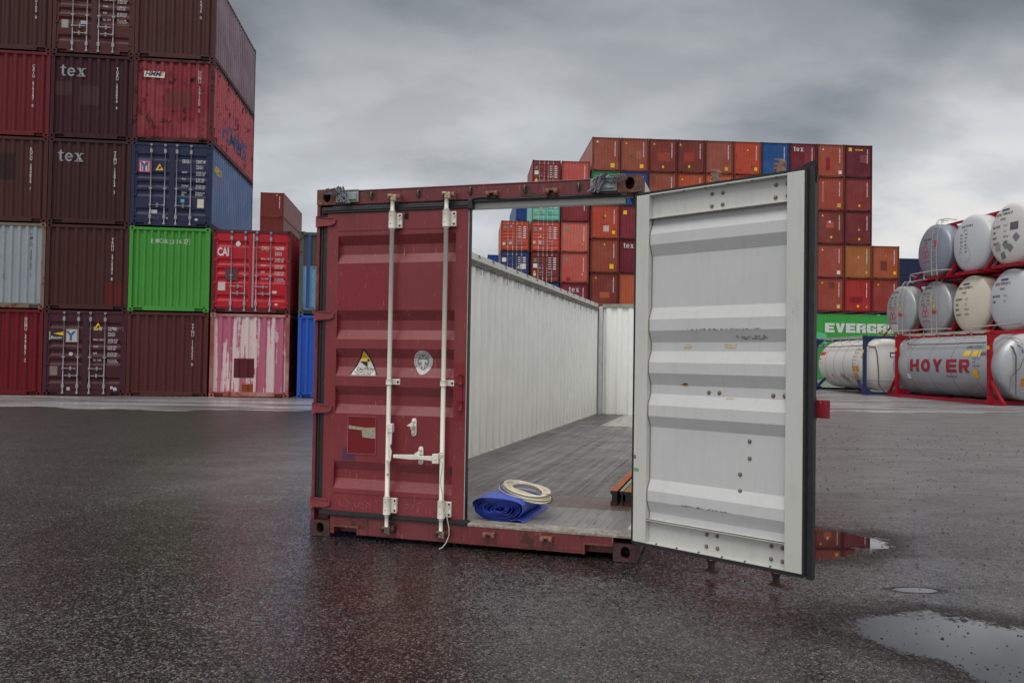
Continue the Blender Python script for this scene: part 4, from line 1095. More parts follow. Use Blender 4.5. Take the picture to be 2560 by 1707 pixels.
def end_tank(px, py, level, mat, label, style):
    root = thing('tank_container', label, 'tank container', (px, py, 1.345 + (level - 1) * 2.61), TYAW, GT_)
    link('barrel', cached(('barrel', 1), lambda m: barrel(m, 0, 7.4, TR)), mat, root)
    link('frame', cached(('tank_frame', 1), swap_frame), FRED, root)
    if style in ('rms1', 'rms2', 'rms3'):
        link('ladder', cached(('ladder', 1), ladder), RAIL, root); link('handrail', cached(('handrail', 1), rail), RAIL, root)
        rms(root, z=-.05 if style == 'rms1' else -.18)
        if style == 'rms1':
            head_text(root, 'EUSU 220417 4', .13, -.50, .52, BLACK_TXT, xs=.8); head_text(root, '22K2', .12, -.42, .36, BLACK_TXT, xs=.8); head_patch(root, .30, .50, .18, .42, LOGO); head_patch(root, -.95, -.90, .2, .42, YELLOW)
        else:
            head_text(root, 'CCRU 204206 2', .13, -.62, .90, BLACK_TXT, xs=.8)
            for k in range(4): head_text(root, ('MAX GROSS', 'TARE', 'MAWP', 'CAPACITY')[k], .10, -.72, .66 - k * .16, BLACK_TXT, xs=.7); head_text(root, ('36,000', '4,220', '4,00 bar', '31.500 L')[k], .10, -.24, .66 - k * .16, BLACK_TXT, xs=.7)
            m = MB()
            for cx, cz in ((.12, .30), (.30, .02)): m.add([(head_x(X, Z) - .012, -X, Z) for X, Z in ((cx - .12, cz), (cx + .12, cz), (cx, cz + .22))], [(0, 1, 2)])
            m.build('warning_sticker', YELLOW, root); head_patch(root, .18, .52, -.28, -.12, LOGO)
            head_patch(root, -.62, .02, -1.0, -.62, F((150, 152, 156)) if style == 'rms2' else F((196, 198, 200)), 'placard')
    elif style == 'dotted':
        head_text(root, 'BAXU 876 282 8', .13, -.45, .72, BLACK_TXT, xs=.8); head_text(root, 'EMKD', .11, -.28, .56, GREY_TXT, xs=.8)
        for k in range(6): head_text(root, ('MGW', 'TARE', 'MAWP', 'CAP', 'TP', 'VOL')[k], .10, -.50, .38 - k * .15, BLACK_TXT, xs=.7); head_text(root, ('36,000', '4,180', '4.00', '34.83', '6.00', '34.80')[k], .10, -.18, .38 - k * .15, BLACK_TXT, xs=.7)
        m = MB(); circ(m, -.22, -.42, .34, .36); m.build('worn_ring', F((176, 178, 182)), root)
    elif style == 'plates':
        emko(root, 'DHAU 184616 0', [('MAX GROSS', '36,000'), ('TARE', '4,350'), ('MAWP', '4,00 bar'), ('CAPACITY', '34.830 L')])
        G_ = F((128, 128, 132), var=.4); head_patch(root, .22, .62, .12, .42, F((96, 94, 98), var=.4), 'placard')
        for a, b, r_ in ((.52, -.18, .7), (-.05, -.42, .6), (.18, -.55, .7), (-.25, -.82, .2)): head_patch(root, a - .13, a + .13, b - .13, b + .13, G_, 'placard_ghost', r_)
        head_patch(root, -.68, -.36, -.62, -.34, F((160, 160, 158), var=.3), 'placard_ghost')
    elif style == 'cream':
        emko(root, 'DHAU 225007 4', [('MAX GROSS', '36,000'), ('TARE', '4,340'), ('MAWP', '4.00 bar'), ('CAPACITY', '34.830 L')], z=.68)
    elif style == 'pale':
        emko(root, 'EXFU 078129 5', [('MAX GROSS', '36,000'), ('TARE', '4,200')], z=.62)
        link('handrail', cached(('handrail', 2), lambda m: m.tube([(-.30, 1.5, -1.0), (-.30, 0, -.98), (-.30, -1.3, -.96)], .024, 6)), RAIL, root)
    return root
C1, C2, C3, C4 = (18.75, 38.80), (19.08, 36.35), (19.36, 33.85), (19.40, 31.25)
end_tank(*C2, 3, SILVER2, 'grey blue tank with red ring logo and ladder, left end of the top tank row', 'rms1')
end_tank(*C3, 3, TPALE, 'white tank head with a faint ring, right of the grey blue tank with a ladder', 'dotted')
end_tank(*C4, 3, TWHITE, 'white tank with grey placard ghosts on its head, uppermost at the right edge', 'plates')
end_tank(*C1, 2, SILVER, 'silver tank with a white placard under its red ring logo, leftmost of the stacked tanks', 'rms3')
end_tank(*C2, 2, SILVER, 'silver tank with two yellow triangles by its ladder, directly below the grey blue tank', 'rms2')
end_tank(*C3, 2, TCREAM, 'cream tank head with black lettering in the lower row, right of the silver tank', 'cream')
end_tank(*C4, 2, TPALE, 'cool white tank head below the one with grey placard ghosts', 'pale')
for c, nm in ((C1, 'farthest'), (C2, 'second farthest'), (C3, 'second nearest'), (C4, 'nearest')): end_tank(*c, 1, TWHITE, nm + ' of the hidden tanks on the ground behind the front row', 'plain')
# --- side-on tanks along the aisle
def side_tank(far_, near_, label, bmat, fmat, ext, fn):
    yaw = math.atan2(near_[1] - far_[1], near_[0] - far_[0]); L = 6.0
    root = thing('tank_container', label, 'tank container', (far_[0], far_[1], .004), yaw)
    Rb = 1.16; cy, cz = 1.22, 1.34; x0, x1 = (-.62, L + .62) if ext else (.16, L - .16)
    m = MB(); barrel(m, x0, x1, Rb, .40, (0, cy, cz)); b = m.build('barrel', bmat, root)
    n = 5
    for k in range(1, n): 
        m = MB(); x = x0 + .1 + (x1 - x0 - .2) * k / n; m.tube([(x, cy + (Rb + .002) * math.cos(a * PI / 24), cz + (Rb + .002) * math.sin(a * PI / 24)) for a in range(49)], .007, 4, False); m.build('seam_band', F((104, 106, 112)), b)
    m = MB()
    for x in (0, L):
        s = 1 if x == 0 else -1; xa, xb = (x, x + .13) if s > 0 else (x - .13, x)
        for y in (0, 2.44):
            ya, yb = (y, y + .13) if y == 0 else (y - .13, y)
            m.box(xa, xb, ya, yb, .118, 2.50); m.box(xa - .01, xb + .03, ya - .005, yb + .03, 0, .118); m.box(xa - .01, xb + .03, ya - .005, yb + .03, 2.50, 2.62)
            t = 1 if y == 0 else -1
            m.prism([(y + .10 * t, 2.50), (y + .50 * t, 2.50), (y + .22 * t, 2.30), (y + .10 * t, 1.98)], 'x', xa + .03, xb - .03)
            m.prism([(y + .10 * t, .12), (y + .45 * t, .12), (y + .20 * t, .28), (y + .10 * t, .50)], 'x', xa + .03, xb - .03)
            if ext: beam3(m, (x, (ya + yb) / 2, .80), (x - s * .62, (ya + yb) / 2, .10), .09)
            else: beam3(m, (x + s * .08, (ya + yb) / 2, .10), (x + s * 1.05, (ya + yb) / 2 + .12 * t, .62), .10)
        m.box(xa + .01, xb - .01, .13, 2.31, 2.48, 2.60); m.box(xa + .01, xb - .01, .13, 2.31, .02, .14)
    for y in (.03, 2.33):
        if ext: m.box(-.68, L + .68, y, y + .10, .02, .13)
    m.build('frame', fmat, root)
    m = MB(); m.box(.2, L - .2, .26, .32, 2.58, 2.63); m.box(.2, L - .2, .80, .84, 2.58, 2.62)
    for k in range(6): x = .5 + k * (L - 1) / 5; m.box(x, x + .04, .30, .80, 2.55, 2.58); m.tube([(x, .29, 2.59), (x + .05, .42, 2.30)], .018, 5)
    m.build('walkway', RAIL, root)
    m = MB(); m.tube([(.55, .30, 2.27), (.50, .25, 2.22), (.6, .22, 2.19), (2.5, .215, 2.17), (L - .5, .215, 2.18)] + ([(L - .3, .15, 2.15)] if not ext else []), .02, 6); m.build('pipe', F((92, 80, 72), var=.4), root)
    def surf(X, Z, off=.008):
        d = Z - cz; return (X, cy - math.sqrt(max(.01, (Rb + off) ** 2 - d * d)), Z)
    def btext(txt, size, x, z, mat, bold=.02, spacing=1.0, xs=1.0, name='tank_lettering', shear=0):
        bm = text_bm(txt, size, bold, spacing, 1.0, 'LEFT', shear, xs)
        for v in bm.verts: v.co.x += x; v.co.y += z
        ys = [v.co.y for v in bm.verts]; slices(bm, 'y', [min(ys) + (max(ys) - min(ys)) * k / 5 for k in range(1, 5)])
        for v in bm.verts: v.co = surf(v.co.x, v.co.y)
        return link(name, fin(bm, name), mat, root)
    def bpatch(xa, xb, za, zb, mat, name='sticker', pts=None):
        m = MB(); n = 4
        for k in range(n):
            a, c = za + (zb - za) * k / n, za + (zb - za) * (k + 1) / n; m.quad(surf(xa, a), surf(xb, a), surf(xb, c), surf(xa, c))
        return m.build(name, mat, root)
    fn(root, btext, bpatch, surf, (x0, x1, cy, cz, Rb))
    return root
def hoyer(root, T, Pp, surf, g):
    HR = F((150, 20, 48))
    def block(ch, x, z, w, h, st):
        q = []
        if ch == 'H': q = [[(0, 0), (st, 0), (st, h), (0, h)], [(w - st, 0), (w, 0), (w, h), (w - st, h)], [(st, h * .38), (w - st, h * .38), (w - st, h * .62), (st, h * .62)]]
        if ch == 'E': q = [[(0, 0), (st, 0), (st, h), (0, h)]] + [[(st, a), (w, a), (w, a + h * .24), (st, a + h * .24)] for a in (0, h * .38, h * .76)]
        if ch == 'Y': q = [[(0, h), (w / 2 - st / 2, h * .42), (w / 2 + st / 2, h * .42), (st * 1.1, h)], [(w - st * 1.1, h), (w / 2 - st / 2, h * .42), (w / 2 + st / 2, h * .42), (w, h)], [(w / 2 - st / 2, 0), (w / 2 + st / 2, 0), (w / 2 + st / 2, h * .42), (w / 2 - st / 2, h * .42)]]
        if ch == 'O':
            for k in range(20):
                a, b = 2 * PI * k / 20, 2 * PI * (k + 1) / 20
                q.append([(w / 2 + w / 2 * r * math.cos(t_), h / 2 + h / 2 * r2 * math.sin(t_)) for r, r2, t_ in ((1 - 2 * st / w, 1 - .5, a), (1, 1.03, a), (1, 1.03, b), (1 - 2 * st / w, 1 - .5, b))])
        if ch == 'R':
            q = [[(0, 0), (st, 0), (st, h), (0, h)], [(w * .42, h * .40), (w * .72, h * .38), (w, 0), (w - st * 1.15, 0)], [(st, h * .76), (w * .7, h * .76), (w * .7, h), (st, h)], [(st, h * .36), (w * .7, h * .36), (w * .7, h * .58), (st, h * .58)]]
            for k in range(8):
                a, b = -PI / 2 + PI * k / 8, -PI / 2 + PI * (k + 1) / 8
                q.append([(w * .7 + r * math.cos(t_), h * .68 + r2 * math.sin(t_)) for r, r2, t_ in ((w * .3 - st, h * .09, a), (w * .28, h * .32, a), (w * .28, h * .32, b), (w * .3 - st, h * .09, b))])
        bm = bmesh.new()
        for p_ in q: bm.faces.new([bm.verts.new((x + a, z + b, 0)) for a, b in p_])
        slices(bm, 'y', [z + h * k / 6 for k in range(1, 6)])
        for v_ in bm.verts: v_.co = surf(v_.co.x, v_.co.y, .010)
        bmesh.ops.remove_doubles(bm, verts=bm.verts, dist=1e-4)
        link('tank_letter', fin(bm, 'tank_letter'), HR, root)
    for ch, x in (('H', 1.02), ('O', 1.80), ('Y', 2.56), ('E', 3.44), ('R', 4.22)): block(ch, x, 1.09, .62, .50, .19)
    T('HMBU 272318 2', .17, 4.35, 1.98, F((90, 92, 100)), .0, xs=.8); T('ABKD', .20, 5.32, 1.72, BLACK_TXT, .0, xs=.75)
    for x, w in ((4.40, .36), (4.88, .30), (5.24, .10)): Pp(x, x + w, 1.70, 1.90, F((226, 190, 60)))
    for k, s in enumerate(('READY FOR', 'METH', 'T-MPG+MPEG')): T(s, .09, 4.95, 1.58 - k * .13, F((80, 82, 90)), .0, xs=.85)
    Pp(5.02, 5.30, .92, 1.22, F((222, 170, 20))); Pp(.72, .98, .80, 1.0, F((210, 212, 216))); T('TRANSPORT', .10, 3.35, .90, F((70, 72, 80)), .0, xs=1.2)
    x0, x1, cy, cz, Rb = g
    m = MB(); m.tube([(6.15, .55, 2.35), (6.35, .60, 2.38), (6.62, .72, 2.25), (6.75, .72, 1.9), (6.80, .72, .55), (6.70, .78, .48), (6.5, .8, .5)], .028, 8); m.build('pipe', RAIL, root)
    m = MB(); m.tube([(6.2, .45, 2.15), (6.5, .5, 2.0), (6.62, .52, 1.7), (6.64, .5, .4)], .022, 6); m.tube([(6.3, .62, 2.2), (6.74, .8, 1.9), (6.7, .6, 1.3), (6.6, .35, 1.0), (6.6, .3, .5)], .012, 5); m.build('hose', F((70, 60, 56)), root)
    for x in (.0, 5.87): 
        m = MB(); m.box(x - .002, x + .13, -.004, .0, 1.93, 2.06) ; m.build('frame_sticker', YELLOW, root)
        m = MB()
        for j in range(2): m.add([(x + .02 + j * .07, -.008, 2.53), (x + .05 + j * .07, -.008, 2.53), (x + .08 + j * .07, -.008, 2.60), (x + .05 + j * .07, -.008, 2.60)], [(0, 1, 2, 3)])
        m.build('height_marking', YELLOW, root)
    def hp(X, Z, off=.01):   # near head surface, seen from the near end
        rr = math.hypot(X - cy, Z - cz); return (x1 - dish(min(Rb, rr), Rb, .40) + off, X, Z)
    bm = text_bm('HOYER', .22, .04, 1.1)
    for v in bm.verts: v.co = hp(v.co.x + .92, v.co.y + 1.36)
    link('tank_lettering', fin(bm, 'tank_lettering'), HR, root)
    for a, b, c, d, mt in ((.78, .90, 1.82, 1.94, F((50, 80, 170))), (.74, .98, .70, .95, F((190, 120, 30)))):
        m = MB(); m.add([hp(a, c), hp(b, c), hp(b, d), hp(a, d)], [(0, 1, 2, 3)]); m.build('sticker', mt, root)
side_tank((16.18, 33.6), (16.57, 27.6), 'grey tank lying side-on in a red frame, with large dark red capitals', SILVER, FRED, True, hoyer)
def seaco(root, T, Pp, surf, g):
    T('seaco', .34, .42, 1.78, F((200, 40, 48)), .035, xs=.95, shear=.15); T('red', .16, .55, 1.55, F((200, 60, 50)), .02); T('www.tank.com', .09, .40, 1.38, GREY_TXT, .0)
    for k in range(6): T(('MGW 36000 kg', 'TARE 3640 kg', 'CAP 26000 L', 'MAWP 4 bar', 'TEST 6 bar', 'T11 IMO 1')[k], .11, 4.62, 1.98 - k * .16, GREY_TXT, .0, xs=.7)
    m = MB(); m.add([surf(5.42, 1.66), surf(5.72, 1.66), surf(5.60, 1.95)], [(0, 1, 2)]); m.build('warning_sticker', F((222, 160, 20)), root)
    for a, b in ((4.60, 1.02), (4.98, 1.02), (4.72, .70)): Pp(a, a + .30, b, b + .26, F((214, 140, 10)))
    x0, x1, cy, cz, Rb = g
    def hp(X, Z, off=.01):
        rr = math.hypot(X - cy, Z - cz); return (x1 - dish(min(Rb, rr), Rb, .40) + off, X, Z)
    m = MB(); m.tube([(6.0 - .5, .22, 2.18), hp(.62, 2.12, .05), hp(.66, 1.9, .06), hp(.70, 1.2, .06), hp(.78, .45, .08), (5.95, .95, .12)], .022, 6); m.build('pipe', F((92, 70, 58)), root)
    m = MB(); m.tube([(6.02, .16, .66), (6.05, 1.3, .64), (6.02, 1.5, .5)], .025, 6); m.build('handrail', RAIL, root)
    m = MB(); m.add([hp(1.22, 1.66), hp(1.62, 1.66), hp(1.62, 1.90), hp(1.22, 1.90)], [(0, 1, 2, 3)]); m.build('placard', F((60, 70, 100)), root)
    m = MB(); m.add([hp(1.26, 1.70, .02), hp(1.58, 1.70, .02), hp(1.58, 1.83, .02), hp(1.26, 1.83, .02)], [(0, 1, 2, 3)]); m.build('placard_field', F((205, 205, 210)), root)
    m = MB(); m.box(-.003, .133, -.004, 0, 1.85, 2.0); m.box(5.867, 6.003, -.004, 0, 1.85, 2.0); m.build('frame_sticker', YELLOW, root)
side_tank((15.53, 40.9), (15.44, 34.9), 'white stained tank lying side-on in a dark blue frame, beyond the grey one', TSTAIN, FBLUE, False, seaco)

# ------------------------------------------------------------------ the open container in the foreground
MO, MYAW, ML = (-1.489, 5.983), -.2808, 12.192
main = thing('open_container', 'large open-top container with one maroon door shut and the other swung open, white inside', 'shipping container', (MO[0], MO[1], .004), MYAW)

def maroon(name='maroon_paint', rgb=(119, 40, 47), rust=.0, wear=.45, rough=.42, runs=False):
    t = NT(name); v = t.coords(False); c = lin(rgb)
    a = t.noise(v, 1.8, 6, .62); b = t.noise(t.mapping(v, (14, 14, 1.2)), 1.3, 4, .6); g = t.noise(v, 90, 2, .5)
    col = t.mix(t.mr(a, .38, .68, 0, wear, True), c, tuple(min(1, q * 1.2 + .016) for q in c[:3]) + (1,))
    col = t.mix(t.mr(b, .52, .76, 0, .42), col, tuple(q * .5 for q in c[:3]) + (1,))
    # scratches: thin bright flecks
    sc = t.noise(t.mapping(v, (30, 30, 4), (0, .6, 0)), 3.0, 2, .5)
    col = t.mix(t.mr(sc, .67, .71, 0, .38), col, lin((190, 130, 120)))
    if runs:
        rn = t.noise(t.mapping(v, (22, 5, .5)), 1.8, 5, .7)
        col = t.mix(t.mr(rn, .54, .62, 0, .7), col, lin((70, 30, 30)))
    if rust:
        r = t.noise(v, 5, 9, .75); m = t.mr(r, .68 - rust * .25, .71 - rust * .25)
        col = t.mix(m, col, t.mix(g, lin((84, 46, 30)), lin((40, 24, 20))))
    t.link('Base Color', col)
    t.link('Roughness', t.mr(a, .3, .7, rough - .05, rough + .12))
    t.bump(t.math('ADD', t.math('MULTIPLY', g, .12), a), .35, .006)
    return t.m
RED = maroon()
REDR = maroon('maroon_rail_paint', (106, 40, 46), .5, .4, .4, True)
REDP = maroon('fresh_red_paint', (124, 26, 38), 0, .12, .40)
def rusty(name, c1, c2, c3):
    t = NT(name); v = t.coords(False); a = t.noise(v, 15, 8, .72); b = t.noise(v, 40, 5, .7)
    col = t.mix(t.mr(a, .38, .62), lin(c1), lin(c2)); col = t.mix(t.mr(b, .55, .75), col, lin(c3))
    t.link('Base Color', col); t.link('Roughness', t.mr(b, .3, .7, .45, .85)); t.bump(t.math('ADD', a, b), .6, .006); return t.m
CAST = rusty('rusty_casting', (120, 70, 48), (66, 42, 38), (166, 124, 94))
CASTD = rusty('dark_rusty_casting', (70, 42, 38), (46, 30, 30), (120, 84, 60))
def whitewall(name, rgb=(196, 199, 197), grime=.5, rust=.15):
    t = NT(name); v = t.coords(False); c = lin(rgb)
    a = t.noise(v, 1.5, 6, .6); s = t.noise(t.mapping(v, (10, 10, 1.3)), 2.2, 7, .68); sp = t.noise(t.mapping(v, (18, 18, 9)), 2.0, 6, .72)
    col = t.mix(t.mr(a, .4, .7, 0, .5, True), c, tuple(q * .88 for q in c[:3]) + (1,))
    col = t.mix(t.mr(s, .52, .74, 0, grime * .55), col, lin((136, 132, 118)))
    col = t.mix(t.mr(sp, .66, .72, 0, grime), col, lin((70, 66, 62)))
    r = t.mr(t.noise(v, 6, 8, .75), .72 - rust * .15, .75 - rust * .15, 0, .8)
    col = t.mix(r, col, lin((150, 110, 76)))
    t.link('Base Color', col); t.link('Roughness', t.mr(a, .3, .7, .36, .5)); t.bump(t.noise(v, 5, 4, .55), .3, .006); return t.m
WWALL = whitewall('scuffed_white_steel', (240, 242, 240), .25, .10)
DWHITE = whitewall('white_door_paint', (196, 198, 200), .30, .06)
DSTILE = whitewall('grubby_white_paint', (196, 198, 194), .42, .26)
BONE = whitewall('bone_rod_paint', (222, 219, 210), .4, .25)
BOLT = plain('bolt_brass_grey', (136, 124, 106), .5, .4, .4, 60)
DOORRUB = plain('worn_black_rubber', (38, 37, 41), .42, 0, .45, 30, .3)

W = 2.438; H = 2.591
for x0 in (0, W - .162):
    for z0 in (0, H - .118):
        for y0, fr in ((0, True), (ML - .178, False)):
            m = MB(); casting(m, x0, x0 + .162, y0, y0 + .178, z0, z0 + .118, .031, .041, fr, .12)
            m.build('corner_casting', CAST if z0 > 1 else CASTD, main, .006)
m = MB(); m.box(0, .027, .006, .15, .118, H - .118); m.box(.027, .115, .055, .15, .118, H - .118); m.build('corner_post', REDR, main, .003)
m = MB(); m.box(W - .027, W, .006, .15, .118, H - .118); m.box(W - .045, W - .027, .055, .15, .118, H - .118); m.build('corner_post', REDR, main, .003)
for xa, xb in ((.004, .15), (W - .15, W - .004)):
    m = MB(); m.box(xa, xb, ML - .15, ML - .008, .118, H - .118); m.build('corner_post', DSTILE, main)
# header and its fittings
m = MB(); m.box(.162, 2.276, .004, .10, 2.470, 2.572); m.box(.162, 2.276, .0, .008, 2.566, 2.576); hd = m.build('header', REDR, main, .003)
m = MB(); m.box(.115, W - .115, .045, .105, 2.412, 2.470); m.build('header_lip', DSTILE, hd)
m = MB(); m.box(1.235, W - .10, .002, .045, 2.452, 2.470); m.tube([(1.235, -.004, 2.47), (1.30, -.004, 2.482), (1.38, -.004, 2.474), (1.5, 0, 2.462), (1.9, 0, 2.462), (2.3, 0, 2.462)], .006, 6); m.build('header_seal', DOORRUB, hd)
for xa, xb in ((.166, .350), (2.090, 2.272)):
    m = MB(); m.box(xa, xb, -.014, .002, 2.484, 2.570); m.box(xa + .012, xb - .012, -.024, -.014, 2.50, 2.553); m.box(xa + .02, xb, -.02, .004, 2.57, 2.578)
    m.build('hinge_cover', F((150, 162, 160), var=.45, scale=14, bump=.4, rough=.6), hd, .004)
for xc, up_ in ((.215, 1), (2.235, -1)):
    m = MB(); rnd = random.Random(5 if up_ > 0 else 8)
    for k in range(9):
        a = xc + rnd.uniform(-.035, .035) + (.03 * k / 9) * up_
        pts = [(a - .03 + rnd.uniform(-.012, .012), -.03 - rnd.random() * .02, 2.600 - rnd.random() * .02)]
        for j in range(1, 6): pts.append((a - .03 + j * .012 * up_ + rnd.uniform(-.02, .02), -.032 - rnd.random() * .025, 2.595 - j * .024 + rnd.uniform(-.008, .008)))
        m.tube(pts, [.0055 + .004 * rnd.random()] * len(pts), 6)
    for k in range(5):
        a = xc - .10 * up_ * (k / 5) - .02; m.tube([(a, -.03, 2.592 - rnd.random() * .02), (a - .03 * up_, -.045, 2.57 + rnd.random() * .02), (a - .05 * up_, -.04, 2.545 + rnd.random() * .03), (a - .01, -.035, 2.53 + rnd.random() * .02), (a + .03 * up_, -.035, 2.56)], .004, 5)
    m.build('strap_knot', F((108, 110, 120), var=.5, scale=30, rough=.7), hd)
def torus(m, c, R_, r, ax='x', n=14, k=6, sz=1.0):
    pts = []
    for i in range(n + 1):
        a = 2 * PI * i / n
        if ax == 'x': pts.append((c[0], c[1] + R_ * .6 * math.cos(a), c[2] + R_ * sz * math.sin(a)))
        elif ax == 'z': pts.append((c[0] + R_ * math.cos(a), c[1] + R_ * math.sin(a), c[2]))
        else: pts.append((c[0] + R_ * math.cos(a), c[1], c[2] + R_ * sz * math.sin(a)))
    m.tube(pts, r, k, False)
def scorch(x, z, s):
    """burnt paint round a weld: a stain with a ragged outline"""
    m = MB(); rnd = random.Random(int(x * 1000)); pts = []
    for k in range(18):
        a = 2 * PI * k / 18; q = s * (.6 + .5 * rnd.random()); pts.append((x + q * .75 * math.cos(a), .0015, z + q * math.sin(a)))
    m.add(pts, [list(range(18))]); return m
for x, z in ((.455, 2.529), (.827, 2.527), (1.226, 2.530), (1.627, 2.526), (2.01, 2.522)):
    m = MB(); torus(m, (x, -.004, z), .024, .0055, 'x', sz=1.1); m.box(x - .006, x + .006, -.006, .006, z + .012, z + .03)
    rg = m.build('lashing_ring', plain('ring_steel_%d' % int(x * 1000), (120, 105, 92), .45, .5, .5, 60), hd)
    m = scorch(x, z, .034); m.v = [(a, b - .0, c) for a, b, c in m.v]; m.build('scorch_mark', F((58, 26, 30), var=.4, scale=40), rg)
LUMP = rusty('keeper_rust', (140, 96, 82), (104, 66, 58), (166, 128, 108))
def keeper(x, z, parent, mat, flip=1):
    m = MB()
    m.box(x - .042, x - .018, -.038, .004, z - .016, z + .018); m.box(x + .018, x + .042, -.038, .004, z - .016, z + .018)
    m.box(x - .042, x + .042, -.03, .004, z + .004 * flip, z + .02 * flip) if flip > 0 else m.box(x - .042, x + .042, -.03, .004, z - .02, z - .004)
    m.ball((x - .03, -.036, z), .017, 8, (1, .6, 1)); m.ball((x + .03, -.036, z), .017, 8, (1, .6, 1))
    return m.build('cam_keeper', mat, parent, .004)
for x in (1.392, 1.822): keeper(x, 2.498, hd, LUMP)
# sill
m = MB()
m.box(.162, .196, .004, .10, .03, .155); m.box(.196, .388, .004, .10, .083, .155); m.box(.196, .388, .09, .10, .03, .083); m.box(.388, 2.083, .004, .10, .03, .155)
m.box(2.083, 2.276, .004, .10, .098, .155); m.box(2.083, 2.276, .09, .10, .03, .098); m.box(1.30, 2.083, -.001, .004, .05, .053)
sill = m.build('sill', REDR, main, .003)
m = MB(); m.box(.19, .394, -.003, .004, .080, .094); m.box(.386, .396, -.003, .004, .03, .08); m.build('pocket_rim', CAST, sill)
m = MB(); m.box(2.075, 2.276, -.003, .004, .096, .108); m.box(2.073, 2.083, -.003, .004, .03, .096); m.build('pocket_rim', CAST, sill)
for x, z in ((1.408, .108), (1.820, .112)): keeper(x, z, sill, LUMP)
m = MB(); m.box(1.236, W - .03, .0, .150, .1552, .176); m.build('threshold', rusty('worn_threshold', (158, 155, 149), (112, 100, 88), (190, 188, 184)), main, .004)
# floor boards
def woodfloor(name, c1, c2, dark):
    t = NT(name); v = t.coords(False)
    a = t.noise(t.mapping(v, (9, .16, 1)), 2.0, 6, .62, .15); b = t.noise(t.mapping(v, (30, .5, 1)), 1.5, 5, .65, .1); c = t.noise(v, 2.0, 5, .6)
    sc = t.noise(t.mapping(v, (7, .35, 1), (0, 0, .03)), 2.4, 3, .55, .3)
    col = t.mix(t.mr(a, .35, .65), lin(c1), lin(c2)); col = t.mix(t.mr(b, .48, .66, 0, .7), col, lin(dark))
    col = t.mix(t.mr(t.math('ABSOLUTE', t.math('SUBTRACT', sc, .5)), .0, .012, .85, 0), col, lin((44, 36, 40)))
    col = t.mix(t.mr(c, .35, .7, 0, .35), col, lin((90, 88, 92)))
    t.link('Base Color', col); t.link('Roughness', t.mr(c, .4, .65, .34, .6)); t.bump(t.math('ADD', a, b), .45, .004); return t.m
WOOD = woodfloor('worn_floor_boards', (82, 78, 80), (130, 127, 128), (44, 37, 39))
WOODN = woodfloor('front_floor_boards', (122, 120, 120), (138, 136, 135), (104, 98, 96))
WOODB = woodfloor('brown_floor_board', (112, 92, 84), (98, 78, 74), (76, 58, 56))
WOODD = woodfloor('dark_floor_boards', (78, 72, 76), (92, 88, 92), (56, 50, 54)); WOODL = woodfloor('pale_floor_boards', (170, 170, 166), (184, 184, 180), (140, 138, 134))
m = MB(); m.box(.06, W - .06, .155, .925, .135, .165); fl = m.build('floor', WOODN, main)
def board(*b, mat):
    m = MB(); m.box(*b, .135, .165); m.build('floor_board', mat, fl)
board(.06, 1.40, .929, 1.46, mat=WOOD); board(1.403, W - .06, .929, 1.46, mat=WOODB)
for a, b in ((1.464, 3.93), (3.934, 6.4), (6.404, 8.92)):
    for xa, xb in ((.06, .64), (.643, 1.22), (1.223, 1.80), (1.803, W - .06)): board(xa, xb, a, b, mat=WOOD)
board(.06, .655, 8.925, 12.02, mat=WOODD); board(.658, W - .06, 8.925, 12.02, mat=WOODL)
m = MB(); m.box(.05, W - .05, .12, 12.1, .10, .134); m.box(.05, W - .05, 12.0, 12.1, .0, .10); m.build('underframe', DARK, main)
for xa, xb in ((.006, .056), (W - .056, W - .006)):
    m = MB(); m.box(xa, xb, .178, ML - .178, .012, .162); m.build('bottom_rail', REDR, main)
# side walls: an outer maroon sheet and an inner white one
for sgn, xo in ((1, .012), (-1, W - .012)):
    m = MB(); corr_sheet_y(m, .15, ML - .15, .16, 2.43, .278, .030, xo, sgn); wl = m.build('side_wall', REDR, main)
    m = MB(); corr_sheet_y(m, .15, ML - .15, .16, 2.43, .278, .044, xo + sgn * .006, sgn); m.f = [f[::-1] for f in m.f]; m.build('inner_skin', WWALL, wl)
    xa, xb = (.058, .076) if sgn > 0 else (W - .076, W - .058)
    m = MB(); m.box(xa - .012, xb, .16, ML - .16, .165, .186); m.build('floor_angle', F((190, 188, 178), var=.3, scale=5), wl)
def weathered_rail():
    t = NT('weathered_rail'); v = t.coords(False); a = t.noise(t.mapping(v, (6, 2.2, 14)), 3, 7, .7)
    col = t.mix(t.mr(a, .35, .6), lin((66, 64, 64)), lin((118, 116, 112))); col = t.mix(t.mr(t.noise(v, 7, 6, .7), .56, .66), col, lin((128, 112, 86)))
    t.link('Base Color', col); t.set(rough=.7); t.bump(a, .6, .01); return t.m
WRAIL = weathered_rail(); WRW = whitewall('flaking_white_rail', (214, 214, 208), .9, .35)
for x0, x1, xc, xd in ((.0, .052, .052, .078), (W - .052, W, W - .078, W - .052)):
    m = MB(); m.box(x0, x1, .178, ML - .178, 2.43, 2.582); tr = m.build('top_rail', WRW, main, .003)
    m = MB(); m.box(xc, xd, .178, ML - .178, 2.418, 2.492); m.build('wooden_rail', WRAIL, tr)
    m = MB(); rnd = random.Random(4)
    for k in range(20):
        y = .9 + k * .56; m.tube([(xc + .002 if x0 < 1 else xd - .002, y, 2.575), (xc + .022 if x0 < 1 else xd - .022, y, 2.535)], .006, 5); m.tube([(xc + .029 if x0 < 1 else xd - .029, y, 2.425), (xc + .03 if x0 < 1 else xd - .03, y + .01, 2.36 - rnd.random() * .06)], .004, 5)
    m.build('rope_hook', DARK, tr)['kind'] = 'stuff'
m = MB(); corr_sheet_x(m, .16, W - .16, .165, 2.50, .245, .035, 12.02); ew = m.build('end_wall', WWALL, main)
